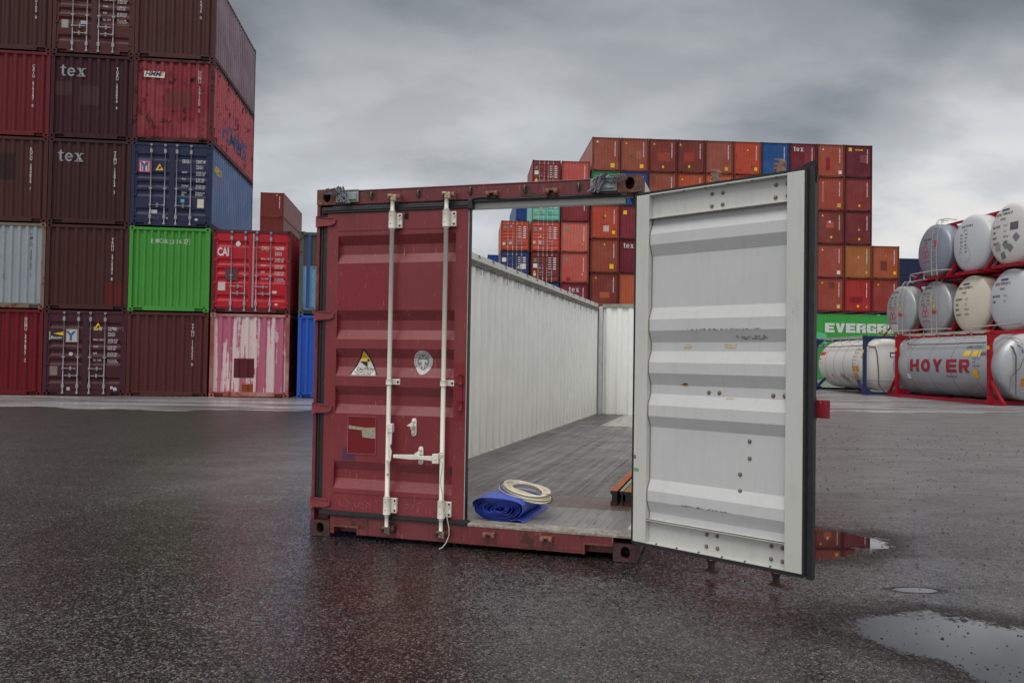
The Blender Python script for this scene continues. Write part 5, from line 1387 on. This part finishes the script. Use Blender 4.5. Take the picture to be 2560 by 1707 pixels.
m = MB(); corr_sheet_x(m, .15, W - .15, .16, 2.50, .245, .035, 12.06); m.f = [f[::-1] for f in m.f]; m.build('outer_skin', REDR, ew)
m = MB(); m.box(.15, W - .15, 12.0, 12.15, 2.50, 2.575); m.build('end_rail', F((150, 150, 140), var=.4), ew)
m = MB(); m.box(.085, .16, 11.93, 12.02, .165, 2.52); m.build('corner_cover', F((196, 200, 200), var=.2), ew)
m = MB(); m.prism([(2.345, 2.452), (2.41, 2.452), (2.41, 2.30)], 'y', .10, .13); m.build('gusset', F((84, 82, 78), var=.5, scale=20), hd)

# --- the closed maroon door on the left
DB = [z for r in RIBS for z in r]
def ydoor(z):
    for a, b, c, d in RIBS:
        if d <= z <= a:
            if z > b: return .036 * (a - z) / (a - b)
            if z >= c: return .036
            return .036 * (z - d) / (c - d)
    return 0
def on_door(name, bm, mat, parent, y=-.003):
    slices(bm, 'y', sorted(DB))
    for v in bm.verts: X, Z = v.co.x, v.co.y; v.co = (X, y + ydoor(Z), Z)
    return link(name, fin(bm, name), mat, parent)
def door_poly(name, pts, mat, parent, y=-.003):
    bm = bmesh.new(); bm.faces.new([bm.verts.new((p[0], p[1], 0)) for p in pts]); return on_door(name, bm, mat, parent, y)
def door_text(name, txt, size, x, z, mat, parent, y=-.006, **k):
    bm = text_bm(txt, size, **k)
    for v in bm.verts: v.co.x += x; v.co.y += z
    return on_door(name, bm, mat, parent, y)
m = MB(); door_panel(m, .095, 1.213, .198, 2.406, RIBS, 0, .036, .092)
door = m.build('door', RED, main)
door['label'] = 'closed maroon door with white lock rods'
m = MB(); m.box(1.2135, 1.2185, .002, .052, .20, 2.404); m.build('door_edge', F((190, 190, 184), var=.3, scale=10), door)
m = MB(); m.box(.187, 1.12, -.002, .0, 2.270, 2.2735); m.box(.187, 1.12, -.002, .0, .328, .3315); m.build('weld_line', F((84, 32, 40)), door)
m = MB()
m.box(.029, .093, .020, .052, .20, 2.43); m.box(.040, .050, .012, .020, .20, 2.41)
m.box(.05, 1.232, -.010, .044, 2.408, 2.452); m.box(.05, 1.232, -.016, -.010, 2.424, 2.436); m.box(1.212, 1.244, -.020, .044, 2.400, 2.470)
m.box(.08, 1.244, -.010, .044, .160, .196); m.box(.08, 1.24, -.016, -.010, .172, .182); m.box(1.2185, 1.226, .004, .05, .19, 2.41)
m.build('gasket', DOORRUB, door, .003)
for z in (2.348, 1.645, .952, .252):
    m = MB(); m.prism([(.002, z - .04), (.13, z - .034), (.166, z - .018), (.168, z + .014), (.13, z + .026), (.002, z + .036)], 'y', -.016, .004)
    m.tube([(.014, -.008, z - .042), (.014, -.008, z + .040)], .013, 8); m.tube([(.03, -.02, z + .03), (.15, -.02, z + .02)], .004, 5); m.build('hinge', maroon('hinge_paint_%d' % int(z * 100), (124, 50, 56), .25), door, .004)
patch('repair_patch', .19, .615, 1.69, 2.025, REDP, door, y=-.0012)
patch('repair_patch', 1.128, 1.2125, .893, 1.306, REDP, door, y=-.0012)
m = MB(); m.tube([(1.178, -.014, 1.222), (1.178, -.014, 1.155)], .017, 10); m.tube([(1.178, -.014, 1.035), (1.178, -.014, .972)], .017, 10); m.box(1.168, 1.19, -.012, .0, .972, 1.222); m.box(1.128, 1.205, -.006, .0, 1.155, 1.222); m.build('seal_bracket', REDP, door, .003)
def bracket(m, x, z0, z1, b0=.034, b1=.062):
    m.box(x - b0, x + b1, -.040, -.004, z0, z1)
ROD_Y = -.052
def lock_rod(x):
    m = MB(); m.tube([(x, ROD_Y, .20), (x, ROD_Y, 2.40)], .0165, 14); m.tube([(x, ROD_Y, .10), (x, ROD_Y, .215)], .014, 10); m.tube([(x, ROD_Y, 2.385), (x, ROD_Y, 2.50)], .015, 10)
    rod = m.build('lock_rod', BONE, door)
    for z0, z1 in ((2.272, 2.389), (.212, .328)):
        m = MB(); m.tube([(x, ROD_Y, z0), (x, ROD_Y, z1)], .027, 14)
        m.box(x - .036, x + .062, -.024, .001, z0 + .006, z1 - .006); m.tube([(x, ROD_Y, z0 - .012), (x, ROD_Y, z1 + .012)], .020, 12)
        m.prism([(x - .036, z0 + .005), (x + .064, z0 + .005), (x + .064, z0 + .038), (x + .045, z0 + .045), (x + .045, z1 - .045), (x + .064, z1 - .038), (x + .064, z1 - .005), (x - .036, z1 - .005)], 'y', -.030, -.024)
        m.build('rod_bracket', BONE, door, .002)
    m = MB(); m.box(x - .032, x + .064, -.010, .001, 1.139, 1.182); m.tube([(x, ROD_Y, 1.141), (x, ROD_Y, 1.180)], .024, 12); m.box(x - .02, x + .02, -.05, -.008, 1.141, 1.180)
    m.build('rod_bracket', BONE, door, .002)
    m = MB()
    for z0, z1 in ((2.272, 2.389), (.212, .328)):
        for dx in (-.026, .05):
            for z in (z0 + .022, z1 - .022): m.ball((x + dx, -.031, z), .0085, 8, (1, .5, 1))
        for z in (z0 + .03, z1 - .03): m.ball((x, ROD_Y - .027, z), .004, 6, (1, .4, 1))
    for dx in (-.022, .05): m.ball((x + dx, -.012, 1.16), .009, 8, (1, .5, 1))
    m.build('bracket_bolt', plain('bolt_dark_%d' % int(x * 100), (58, 44, 40), .6, .3, .3, 50), door)['kind'] = 'stuff'
    # cam heads with their keepers, top and bottom
    for z, s, mt in ((2.497, 1, F((196, 172, 150), var=.4, scale=30, bump=.4)), (.100, -1, rusty('cam_rust', (120, 104, 96), (84, 66, 60), (150, 140, 130)))):
        m = MB(); m.box(x - .012, x + .030, -.070, -.02, z - .012, z + .020); m.box(x + .018, x + .032, -.082, -.02, z - .03, z + .012)
        m.tube([(x, ROD_Y, z - .02 * s), (x, ROD_Y, z + .02 * s)], .018, 10); m.box(x - .03, x + .004, -.075, -.045, z + .006, z + .022); m.build('cam', mt, rod, .004)
        m = MB(); m.box(x - .042, x - .022, -.05, .006, z - .03, z + .026); m.box(x + .036, x + .054, -.05, .006, z - .03, z + .026); m.ball((x - .03, -.05, z + .0), .018, 8, (1, .6, 1.1)); m.ball((x + .044, -.05, z), .018, 8, (1, .6, 1.1))
        m.build('cam_keeper', LUMP if s > 0 else CASTD, hd if s > 0 else sill, .004)
    return rod
rod1 = lock_rod(.646); rod2 = lock_rod(1.064)
# handles
m = MB(); m.box(.650, .690, -.085, -.045, .800, .862); m.prism([(.662, .81), (.686, .80), (.684, .72), (.672, .70), (.686, .66), (.680, .60), (.664, .575), (.664, .51), (.650, .505), (.648, .58), (.668, .62), (.664, .665), (.656, .70), (.664, .74)], 'y', -.078, -.066)
m.ball((.668, -.085, .83), .008, 8, (1, .5, 1)); m.tube([(.657, -.072, .60), (.657, -.072, .507)], .010, 8); m.build('handle', BONE, rod1, .003)
m = MB(); m.prism([(.695, .618), (.835, .612), (.90, .616), (1.012, .610), (1.012, .646), (.90, .642), (.835, .648), (.695, .642)], 'y', -.072, -.060); m.box(1.000, 1.046, -.085, -.045, .595, .662); m.ball((1.024, -.085, .628), .010, 8, (1, .5, 1)); m.build('handle', BONE, rod2, .003)
def stadium(x, z0, z1, r, n=8):
    return [(x + r * math.cos(PI * k / n), z1 - r + r * math.sin(PI * k / n)) for k in range(n + 1)] + [(x + r * math.cos(PI + PI * k / n), z0 + r + r * math.sin(PI + PI * k / n)) for k in range(n + 1)]
for x, z0, z1, sgn in ((.826, .772, .903, -1), (.883, .571, .702, -1)):
    m = MB(); m.prism(stadium(x, z0, z1, .019), 'y', -.008, .0); zc = (z0 + z1) / 2
    m.box(x - .014, x + .012, -.045, -.008, zc - .012, zc + .014); m.prism([(x - .036, zc + .012), (x + .012, zc + .002), (x + .016, zc + .03), (x, zc + .036)], 'y', -.060, -.045)
    m.ball((x, -.012, z1 - .022), .013, 10, (1, .5, 1)); m.ball((x, -.012, z0 + .022), .013, 10, (1, .5, 1)); m.box(x - .010, x + .010, -.03, -.008, zc - .04, zc - .018)
    m.build('handle_keeper', BONE, door, .003)
m = MB(); torus(m, (.735, -.010, 2.368), .014, .005, 'x'); lr = m.build('lashing_ring', DARK, door); scorch(.735, 2.368, .034).build('scorch_mark', F((58, 26, 30), var=.4, scale=40), lr).location.y = -.0032
# rope hanging from the second rod
m = MB(); rp = [(1.045, -.075, .668), (1.085, -.082, .672), (1.09, -.07, .655), (1.05, -.078, .645), (1.078, -.08, .60), (1.066, -.072, .53), (1.062, -.076, .46), (1.074, -.07, .40), (1.082, -.072, .33), (1.108, -.075, .26), (1.118, -.07, .21), (1.130, -.066, .15), (1.134, -.07, .10), (1.118, -.085, .05), (1.098, -.10, .02), (1.075, -.11, .008)]
m.tube(rp, .0032, 6); m.ball((1.082, -.075, .34), .006, 6); m.ball((1.112, -.074, .25), .006, 6); rope = m.build('string', F((206, 202, 192), var=.2), main)
# caution sticker, following the recess it is stuck over
def tri_pts(cx, z0, z1, hw, r=.014):
    c = [(cx - hw, z0), (cx + hw, z0), (cx, z1)]; out = []
    for i in range(3):
        p, q, n = c[i], c[i - 1], c[(i + 1) % 3]
        for o in (q, n):
            d = math.hypot(o[0] - p[0], o[1] - p[1]); out.append((p[0] + (o[0] - p[0]) * r / d, p[1] + (o[1] - p[1]) * r / d))
    return out
cx = .4115
cs = door_poly('caution_sticker', tri_pts(cx, 1.194, 1.408, .124, .02), F((30, 28, 30)), door, -.002)
door_poly('sticker_border', tri_pts(cx, 1.194, 1.30, .066) if False else [(cx - .112, 1.196), (cx + .112, 1.196), (cx + .100, 1.212), (cx - .100, 1.212)], F((150, 130, 110)), door, -.003)
door_poly('sticker_field', tri_pts(cx, 1.204, 1.385, .103, .014), F((212, 208, 204), scale=30), door, -.0035)
def clipped(z0, z1):   # band of the triangle field
    hw = lambda z: .100 * (1.383 - z) / (1.383 - 1.204)
    return [(cx - hw(z0), z0), (cx + hw(z0), z0), (cx + hw(z1), z1), (cx - hw(z1), z1)]
door_poly('sticker_band', clipped(1.322, 1.379), F((216, 176, 20)), door, -.0045)
door_poly('sticker_band', clipped(1.298, 1.322), F((220, 200, 110)), door, -.0045)
door_poly('sticker_pictogram', [(cx - .040, 1.304), (cx + .018, 1.304), (cx + .020, 1.262)], F((44, 36, 34)), door, -.0065)
door_poly('sticker_pictogram', [(cx + .014, 1.309), (cx + .030, 1.303), (cx + .038, 1.318), (cx + .022, 1.325)], F((44, 36, 34)), door, -.0065)
door_text('sticker_text', 'CAUTION!', .033, cx - .066, 1.237, BLACK_TXT, door, bold=.02, shear=.2, xs=.92)
door_text('sticker_text', 'CARGO MIGHT FALL OUT', .0135, cx - .082, 1.222, BLACK_TXT, door, bold=.005, xs=.98)
door_text('sticker_text', 'WHEN DOOR OPENS', .0135, cx - .066, 1.208, BLACK_TXT, door, bold=.005, xs=.98)
# oval inspection seal
bx, bz = .874, 1.306
def seal(rx, rz, y, mat, name='seal_sticker'):
    pts = []
    for k in range(28):
        a = 2 * PI * k / 28; s = math.sin(a); q = 1 - (.24 * max(0, -s) ** 1.4) - (.03 if k % 7 == 3 else 0)
        pts.append((bx + rx * math.cos(a) * q, bz + rz * (s * (.88 if s > 0 else 1.04)) + .004))
    return door_poly(name, pts, mat, door, y)
seal(.074, .092, -.002, F((196, 194, 190), scale=40)); seal(.046, .060, -.004, F((130, 134, 134), scale=40), 'seal_disc')
for k, ch in enumerate('BUREAU VERITAS'):
    a = R(205 - k * 17.5); r1, r2 = .055, .062
    bm = text_bm(ch, .022, bold=.01); rot = a - PI / 2
    for v in bm.verts:
        X, Z = v.co.x - .006, v.co.y; v.co = (bx + r1 * math.cos(a) + X * math.cos(rot) - Z * math.sin(rot), bz + r2 * math.sin(a) + X * math.sin(rot) + Z * math.cos(rot), 0)
    on_door('seal_text', bm, F((130, 134, 134)), door, -.0045)
sealw = F((206, 206, 200))
for pts in ([(-.008, .02), (.008, .02), (.012, -.01), (.004, -.044), (-.004, -.044), (-.012, -.01)], [(-.034, .012), (-.010, .018), (-.010, .006), (-.03, -.006)], [(.034, .012), (.010, .018), (.010, .006), (.03, -.006)],
            [(-.02, .045), (-.004, .036), (-.004, .026), (-.022, .034)], [(.02, .045), (.004, .036), (.004, .026), (.022, .034)], [(-.03, -.03), (-.012, -.018), (-.012, -.028), (-.022, -.044)], [(.03, -.03), (.012, -.018), (.012, -.028), (.022, -.044)]):
    door_poly('seal_emblem', [(bx + a, bz + b) for a, b in pts], sealw, door, -.0065)
# placard holder with torn tape, small purple patch, chalk
m = MB()
for q in ((.296, .302, .622, .902), (.522, .528, .622, .902), (.302, .522, .896, .902), (.302, .522, .622, .628)): m.box(q[0], q[1], -.006, 0, q[2], q[3])
m.build('placard_frame', maroon('frame_paint', (142, 66, 72), .1), door)
patch('placard', .302, .522, .628, .896, plain('placard_red', (112, 10, 24), .35, 0, .2, 9), door, y=-.002)
door_poly('tape_remnant', [(.304, .832), (.36, .826), (.44, .818), (.520, .824), (.521, .742), (.49, .742), (.416, .748), (.412, .80), (.36, .802), (.304, .806)], F((172, 160, 138), var=.5, scale=50, bump=.5), door, -.004)
patch('faded_patch', .256, .30, .577, .666, F((84, 50, 78), var=.3), door, y=-.0012); patch('faded_patch', .30, .359, .577, .619, F((84, 50, 78), var=.3), door, y=-.0012)
CH = F((176, 112, 112), var=.3)
def chalk(pts, r=.0014):
    m = MB(); m.tube([(a, -.001, b) for a, b in pts], r, 4); m.build('chalk_writing', CH, door)
chalk([(.265, .295), (.245, .285), (.235, .262), (.25, .238), (.29, .234), (.315, .25), (.312, .275), (.285, .288)])
chalk([(.305, .225), (.318, .262), (.335, .235), (.352, .268), (.372, .232)]); chalk([(.385, .235), (.405, .272), (.43, .262), (.425, .238), (.392, .238), (.44, .228)])
chalk([(.44, .278), (.49, .262)]); chalk([(.47, .27), (.455, .228)])
chalk([(.765, .272), (.785, .285), (.795, .268), (.765, .238), (.79, .243)]); chalk([(.81, .245), (.84, .285), (.815, .278), (.825, .262), (.845, .268)])
chalk([(.855, .225), (.895, .30)]); chalk([(.935, .225), (.930, .265)]); chalk([(.965, .222), (.962, .272)]); chalk([(.90, .298), (.86, .292)])
for pts in ([(.72, 2.17), (.726, 2.12), (.722, 2.08)],): chalk(pts, .003)
door_poly('rust_scratch', [(.770, .772), (.776, .774), (.762, .70), (.756, .698)], F((150, 80, 56)), door, -.002)
flat_poly('paint_fleck', [(.735, .905), (.741, .905), (.741, .911), (.735, .911)], WHITE_TXT, door, -.002)

# --- the white door swung open on the right; local frame: x from the hinge, y away from the camera
c_, s_ = math.cos(-MYAW), math.sin(-MYAW)
hx, hy = .8104 - MO[0], .5 * 0 + 5.2457 - MO[1]
lx, ly = c_ * hx - s_ * hy, s_ * hx + c_ * hy
D_W = 1.13
m = MB()
prof = [(2.272, .046)]
for a, b, c, d in RIBS: prof += [(a + .006, .046), (b, .015), (c, .015), (d - .006, .046)]
prof.append((.316, .046))
for (za, ya), (zb, yb) in zip(prof[:-1], prof[1:]): m.quad((.097, yb, zb), (1.030, yb, zb), (1.030, ya, za), (.097, ya, za))
od = m.build('door', DWHITE, main); od.location = (lx, ly, 0); od.rotation_euler = (0, 0, -.7435 - MYAW)
od['label'] = 'white inner face of the open right-hand door'
m = MB(); m.box(0, .097, 0, .052, .161, 2.429); m.build('stile', DSTILE, od, .003)
m = MB(); m.box(1.0287, 1.130, -.005, .052, .161, 2.432); m.build('stile', DSTILE, od, .003)
m = MB(); m.box(.097, 1.0287, .044, .050, 2.272, 2.429); m.box(.097, 1.0287, .002, .044, 2.422, 2.431); m.box(.097, 1.0287, .006, .044, 2.268, 2.275); m.build('top_channel', DSTILE, od, .001)
m = MB(); m.box(.097, 1.0287, .044, .050, .161, .318); m.box(.097, 1.0287, .004, .044, .308, .317); m.box(.097, 1.0287, .002, .044, .161, .168); m.build('bottom_channel', DSTILE, od, .001)
m = MB(); m.box(.0, 1.13, .054, .060, .161, 2.43); m.build('outer_skin', RED, od)
m = MB(); m.box(1.130, 1.150, .002, .056, .150, 2.448); m.box(1.150, 1.184, .012, .050, .135, 2.452); m.box(1.138, 1.146, -.006, .002, .16, 2.44)
m.box(-.004, 1.13, .004, .056, 2.434, 2.447); m.box(-.004, 1.13, .004, .056, .138, .160); m.box(-.012, -.002, .0, .056, .15, 2.44)
m.add([(1.02, .03, 2.447), (1.09, .03, 2.462), (1.14, .026, 2.482), (1.178, .02, 2.486), (1.192, .02, 2.44), (1.186, .02, 2.36), (1.150, .02, 2.30), (1.130, .03, 2.447)], [(0, 1, 2, 7), (2, 3, 4, 7), (4, 5, 6, 7)])
m.add([(1.02, .042, 2.447), (1.09, .042, 2.462), (1.14, .038, 2.482), (1.178, .032, 2.486), (1.192, .032, 2.44), (1.186, .032, 2.36), (1.150, .032, 2.30), (1.130, .042, 2.447)], [(2, 1, 0, 7)[::1], (7, 4, 3, 2), (7, 6, 5, 4)])
m.build('gasket', DOORRUB, od)
def bolts(name, pts, y, r, mat):
    for x, z in pts:
        k = (name, r)
        me = cached((name, r), lambda mm: (mm.ball((0, 0, 0), r, 10, (1, .7, 1)), mm.tube([(0, .002, 0), (0, .006, 0)], r * 1.35, 10)))
        o = link(name, me, mat, od); o.location = (x, y, z)
bolts('bolt', ((.529, 2.382), (.602, 2.38), (.528, 2.306), (.601, 2.308), (.942, 2.382), (.94, 2.308), (1.011, 2.382), (1.012, 2.31)), .038, .0092, BOLT)
bolts('bolt', ((.52, 1.153), (.591, 1.153), (.935, 1.15), (1.004, 1.151), (.791, .873), (.792, .772), (.732, .671), (.733, .572)), .040, .0092, BOLT)
bolts('bolt', ((.516, .278), (.586, .28), (.514, .205), (.589, .205), (.932, .277), (.931, .203), (.999, .277), (.999, .201)), .038, .0092, BOLT)
RS = F((120, 92, 74), var=.4, scale=50)
bolts('screw', [(x, 2.424) for x in (.194, .348, .499, .651, .807, .957)], .006, .006, RS); bolts('screw', [(x, .167) for x in (.178, .327, .481, .638, .786, .942)], .004, .006, RS)
# sealant bead down the wavy joint
m = MB(); bead = []
for z, y in prof: bead.append((.0985, y - .003, z))
m.tube(bead, .0026, 5); m.build('sealant_bead', F((122, 100, 70), var=.3, scale=40), od)
m = MB(); m.tube([(.0985, .005, 2.267), (1.028, .005, 2.267)], .0018, 4); m.tube([(.0985, .003, .319), (1.028, .003, .319)], .0022, 4); m.build('rust_seam', F((112, 80, 54), var=.4, scale=60), od)
def bulge(z):
    for (za, ya), (zb, yb) in zip(prof[:-1], prof[1:]):
        if zb <= z <= za: return ya + (yb - ya) * (za - z) / max(1e-6, za - zb)
    return .046
def residue(name, pts, mat, dy=-.002):
    m = MB(); m.add([(p[0], bulge(p[1]) + dy, p[1]) for p in pts], [list(range(len(pts)))]); m.build(name, mat, od)
TAPE = F((206, 188, 150), var=.3, scale=40)
residue('tape_remnant', [(.338, 1.430), (.36, 1.446), (.394, 1.446), (.392, 1.426), (.35, 1.424)], TAPE); residue('tape_remnant', [(.62, 1.450), (.70, 1.448), (.70, 1.434), (.69, 1.424), (.625, 1.432)], TAPE)
residue('paint_chip', [(.322, 1.190), (.35, 1.204), (.372, 1.204), (.376, 1.196), (.33, 1.190)], F((110, 70, 44), var=.5, scale=60), -.003); residue('paint_chip', [(.34, 1.190), (.372, 1.1935), (.374, 1.186), (.342, 1.1845)], F((196, 158, 96)), -.003)
residue('tape_remnant', [(.64, 1.124), (.692, 1.126), (.692, 1.119), (.64, 1.116)], TAPE)
m = MB(); m.add([(.006, -.0015, .618), (.045, -.0015, .622), (.043, -.0015, .640), (.006, -.0015, .642)], [(0, 1, 2, 3)]); m.build('green_mark', F((120, 170, 110), var=.4, scale=60), od)
m = MB(); m.add([(.004, -.0015, .70), (.018, -.0015, .70), (.020, -.0015, .722), (.004, -.0015, .726)], [(0, 1, 2, 3)]); m.build('rust_spot', F((140, 104, 72), var=.4, scale=60), od)
def smudge(z0, z1, x0, x1, seed):
    rnd = random.Random(seed); m = MB()
    for k in range(60):
        x = x0 + (x1 - x0) * rnd.random(); z = z0 + (z1 - z0) * rnd.random(); w = .004 + .012 * rnd.random(); h = .0015 + .003 * rnd.random()
        m.add([(x, bulge(z) - .002, z), (x + w, bulge(z + h) - .002, z + h), (x + w * 1.1, bulge(z + 2 * h) - .002, z + 2 * h), (x + w * .2, bulge(z + h) - .002, z + 1.4 * h)], [(0, 1, 2, 3)])
    o = m.build('black_smudge', F((132, 132, 132), var=.4, scale=50), od); o['kind'] = 'stuff'
smudge(1.475, 1.495, .70, .90, 3); smudge(1.534, 1.540, .40, .85, 5); smudge(.430, .438, .35, .65, 6)
# rods, cams and tabs on its outer side
for x in (.51, .93):
    m = MB(); m.tube([(x, .112, .10), (x, .112, 2.50)], .0165, 10); rd = m.build('lock_rod', BONE, od)
    for z0, z1 in ((2.27, 2.39), (.21, .33), (1.14, 1.18)):
        m = MB(); m.box(x - .05, x + .05, .060, .10, z0, z1); m.build('rod_bracket', BONE, od)
    m = MB(); m.prism([(x - .035, 2.553), (x + .02, 2.545), (x + .036, 2.530), (x + .030, 2.500), (x + .036, 2.470), (x - .01, 2.465), (x - .006, 2.505), (x - .030, 2.520), (x + .0, 2.535)], 'y', .095, .135)
    m.prism([(x - .035, 2.50), (x + .0, 2.508), (x + .0, 2.49), (x - .03, 2.487)], 'y', .10, .13); m.tube([(x, .112, 2.44), (x, .112, 2.53)], .018, 10); m.build('cam', rusty('weathered_cam', (150, 120, 106), (118, 90, 80), (180, 150, 136)), rd, .004)
    m = MB(); m.prism([(x - .045, .035), (x + .045, .035), (x + .040, .048), (x + .018, .055), (x + .016, .085), (x + .028, .11), (x - .028, .11), (x - .014, .085), (x - .016, .055), (x - .03, .048)], 'y', .095, .13); m.build('cam', CASTD, rd, .003)
m = MB(); m.box(1.05, 1.245, .086, .098, 1.033, 1.135); m.box(1.05, 1.162, .064, .086, 1.24, 1.346); m.box(1.10, 1.17, .06, .10, 1.02, 1.15); m.build('locking_tab', REDP, od, .003)
for z in (2.348, 1.645, .952, .252):
    m = MB(); m.box(-.03, .09, .060, .075, z - .04, z + .04); m.tube([(-.022, .045, z - .042), (-.022, .045, z + .04)], .014, 8); m.build('hinge', REDR, od)

# ------------------------------------------------------------------ things lying inside it
def mw(x, y, z):   # container-local to world
    c, s = math.cos(MYAW), math.sin(MYAW); return (MO[0] + c * x - s * y, MO[1] + s * x + c * y, z + .004)
def fabric(name, rgb):
    t = NT(name); v = t.coords(False); a = t.noise(v, 7, 5, .6); b = t.noise(v, 40, 3, .5)
    t.link('Base Color', t.mix(t.mr(a, .35, .7, 0, .6), lin(rgb), tuple(q * .75 for q in lin(rgb)[:3]) + (1,))); t.link('Roughness', t.mr(b, .3, .7, .30, .45)); t.bump(t.math('ADD', a, t.math('MULTIPLY', b, .1)), .5, .012); return t.m
p = mw(1.405, .185, .1655); tarp = thing('rolled_tarpaulin', 'rolled bright blue tarpaulin lying on the floor boards just inside the doorway', 'tarpaulin', p, MYAW - .03)
def roll_pts(seed):
    rnd = random.Random(seed); pts = []; turns = 8.5; n = int(turns * 18); jit = [rnd.uniform(-1, 1) for _ in range(400)]
    for i in range(n + 1):
        th = 2 * PI * i / 18; f = i / n; rr = .10 + .90 * f ** .92
        k = i % 18; corner = 1 + .05 * math.sin(3 * th + .4) * f + .022 * jit[i]
        a = th + .05 * jit[(i * 7) % 400]
        x = .196 * rr * math.copysign(abs(math.cos(a)) ** .80, math.cos(a)) * corner
        z = .088 * rr * math.copysign(abs(math.sin(a)) ** .85, math.sin(a)) * corner
        x += .012 * math.sin(2.1 * f * 6) * (1 - f)
        pts.append((x, max(.001, .088 + z)))
    return pts
rp_ = roll_pts(9)
def ribbon(m, pts, ys, th=.0015, drift=0):
    vs = []; n = len(pts)
    for j, y in enumerate(ys):
        for i, (x, z) in enumerate(pts):
            q = .006 * math.sin(i * .9 + j * 2.3); yy = y + (.012 * math.sin(i * .37) + .004 * math.sin(i * 1.7) if j == 0 else 0)
            sag = 1 - .05 * math.sin(j * 1.4 + i * .05) * (j > 0)
            vs.append((x * (1 + .012 * math.sin(j * 1.9)) + drift * j, yy, z * sag + (.0 if j == 0 else q * .3 * (z > .02))))
    fs = [(j * n + i, j * n + i + 1, (j + 1) * n + i + 1, (j + 1) * n + i) for j in range(len(ys) - 1) for i in range(n - 1)]
    m.add(vs, fs, False)
m = MB(); ribbon(m, rp_, [0, .04, .14, .26, .38, .50, .60, .66]); TB = fabric('blue_tarpaulin', (66, 90, 196))
bd = m.build('roll', TB, tarp); sm_ = bd.modifiers.new('solid', 'SOLIDIFY'); sm_.thickness = .0022; sm_.offset = 0
m = MB(); fp = [(.10, .016), (.15, .024), (.178, .016), (.196, .007), (.203, .003)]
ribbon(m, fp, [0, .1, .22, .34, .46, .58, .68]); m.build('loose_edge', TB, tarp).modifiers.new('solid', 'SOLIDIFY').thickness = .004
m = MB(); m.add([(-.13, .30, .162), (-.05, .27, .168), (-.03, .33, .170), (-.10, .38, .165), (-.15, .36, .150)], [(0, 1, 2, 3, 4)]); m.build('corner_flap', fabric('dark_blue_tarpaulin', (20, 34, 112)), tarp).modifiers.new('solid', 'SOLIDIFY').thickness = .004
p = mw(1.555, .45, .352); coil = thing('wire_coil', 'coil of cream plastic cord lying on top of the blue tarpaulin', 'cord coil', p, MYAW)
m = MB(); rnd = random.Random(3); ang = math.atan2(.30, -.35)
ca_, sa_ = math.cos(ang), math.sin(ang)
pts = []
for k in range(40):
    rr, zz, dx, dy = rnd.uniform(-.034, .026), rnd.uniform(-.020, .026), rnd.uniform(-.006, .006), rnd.uniform(-.006, .006)
    for i in range(28):
        a = 2 * PI * i / 28; f = i / 28
        u = (.198 + rr) * math.cos(a) + dx; w = (.125 + rr) * math.sin(a) + dy
        z = zz * (1 + .3 * math.sin(a * 2 + k)) + .022 * u / .225 - .016 * max(0, -u / .225) ** 2
        pts.append((u * ca_ - w * sa_, u * sa_ + w * ca_, z))
m.tube(pts, .0046, 6); m.build('cord', F((222, 214, 192), var=.12, scale=20, rough=.4), coil)
m = MB(); pts = []
for i in range(25):
    a = 2 * PI * i / 24; u = .235 * math.cos(a) + .03; w = .145 * math.sin(a) + .02; pts.append((u * ca_ - w * sa_, u * sa_ + w * ca_, -.012 + .02 * u / .225))
m.tube(pts, .0035, 6); m.build('loose_strand', F((222, 214, 192), var=.12, scale=20, rough=.4), coil)
m = MB()
for a0 in (.5, 3.4):
    a = a0; u = .225 * math.cos(a); w = .150 * math.sin(a); cx_, cy_ = u * ca_ - w * sa_, u * sa_ + w * ca_
    ring_pts = []
    for i in range(13):
        b = 2 * PI * i / 12; k = math.hypot(cx_, cy_); ring_pts.append((cx_ * (1 + .042 * math.cos(b) / k), cy_ * (1 + .042 * math.cos(b) / k), .022 * u / .225 + .034 * math.sin(b) - .004))
    m.tube(ring_pts, .0022, 5)
m.build('tie_wire', DARK, coil)
# beams along the right-hand wall
ORW = rusty('orange_steel', (176, 98, 38), (150, 78, 34), (190, 130, 60)); BLK = F((30, 28, 30), var=.3, rough=.45); DRD = rusty('wet_red_brown', (70, 32, 28), (52, 26, 24), (96, 50, 42))
def beam(label, x0, x1, z1, topmat, y0=1.12, L=4.2, wz=.028):
    t = thing('steel_beam', label, 'beam', mw(x0, y0, .166), MYAW, 'beams lying inside the open container'); t['kind'] = 'thing'
    w = x1 - x0; h = z1 - .166
    m = MB(); m.box(0, w, 0, L, h - .002, h); m.build('top_flange', topmat, t)
    m = MB(); m.box(0, w, .002, L, h - wz, h - .002); m.box(.012, w - .004, .004, L, .03, h - wz); m.build('web', BLK, t)
    m = MB(); m.box(.002, w, .0, L, 0, .03); m.build('bottom_flange', DRD, t)
beam('orange topped steel beam, the outermost of those lying by the container wall', 2.077, 2.134, .286, ORW)
beam('grey topped narrow beam between two wider beams inside the container', 2.150, 2.180, .283, F((156, 150, 138), var=.4), 1.14)
beam('tan topped steel beam partly hidden by the white door', 2.188, 2.262, .284, rusty('tan_steel', (150, 116, 70), (128, 96, 60), (170, 140, 90)), 1.12)
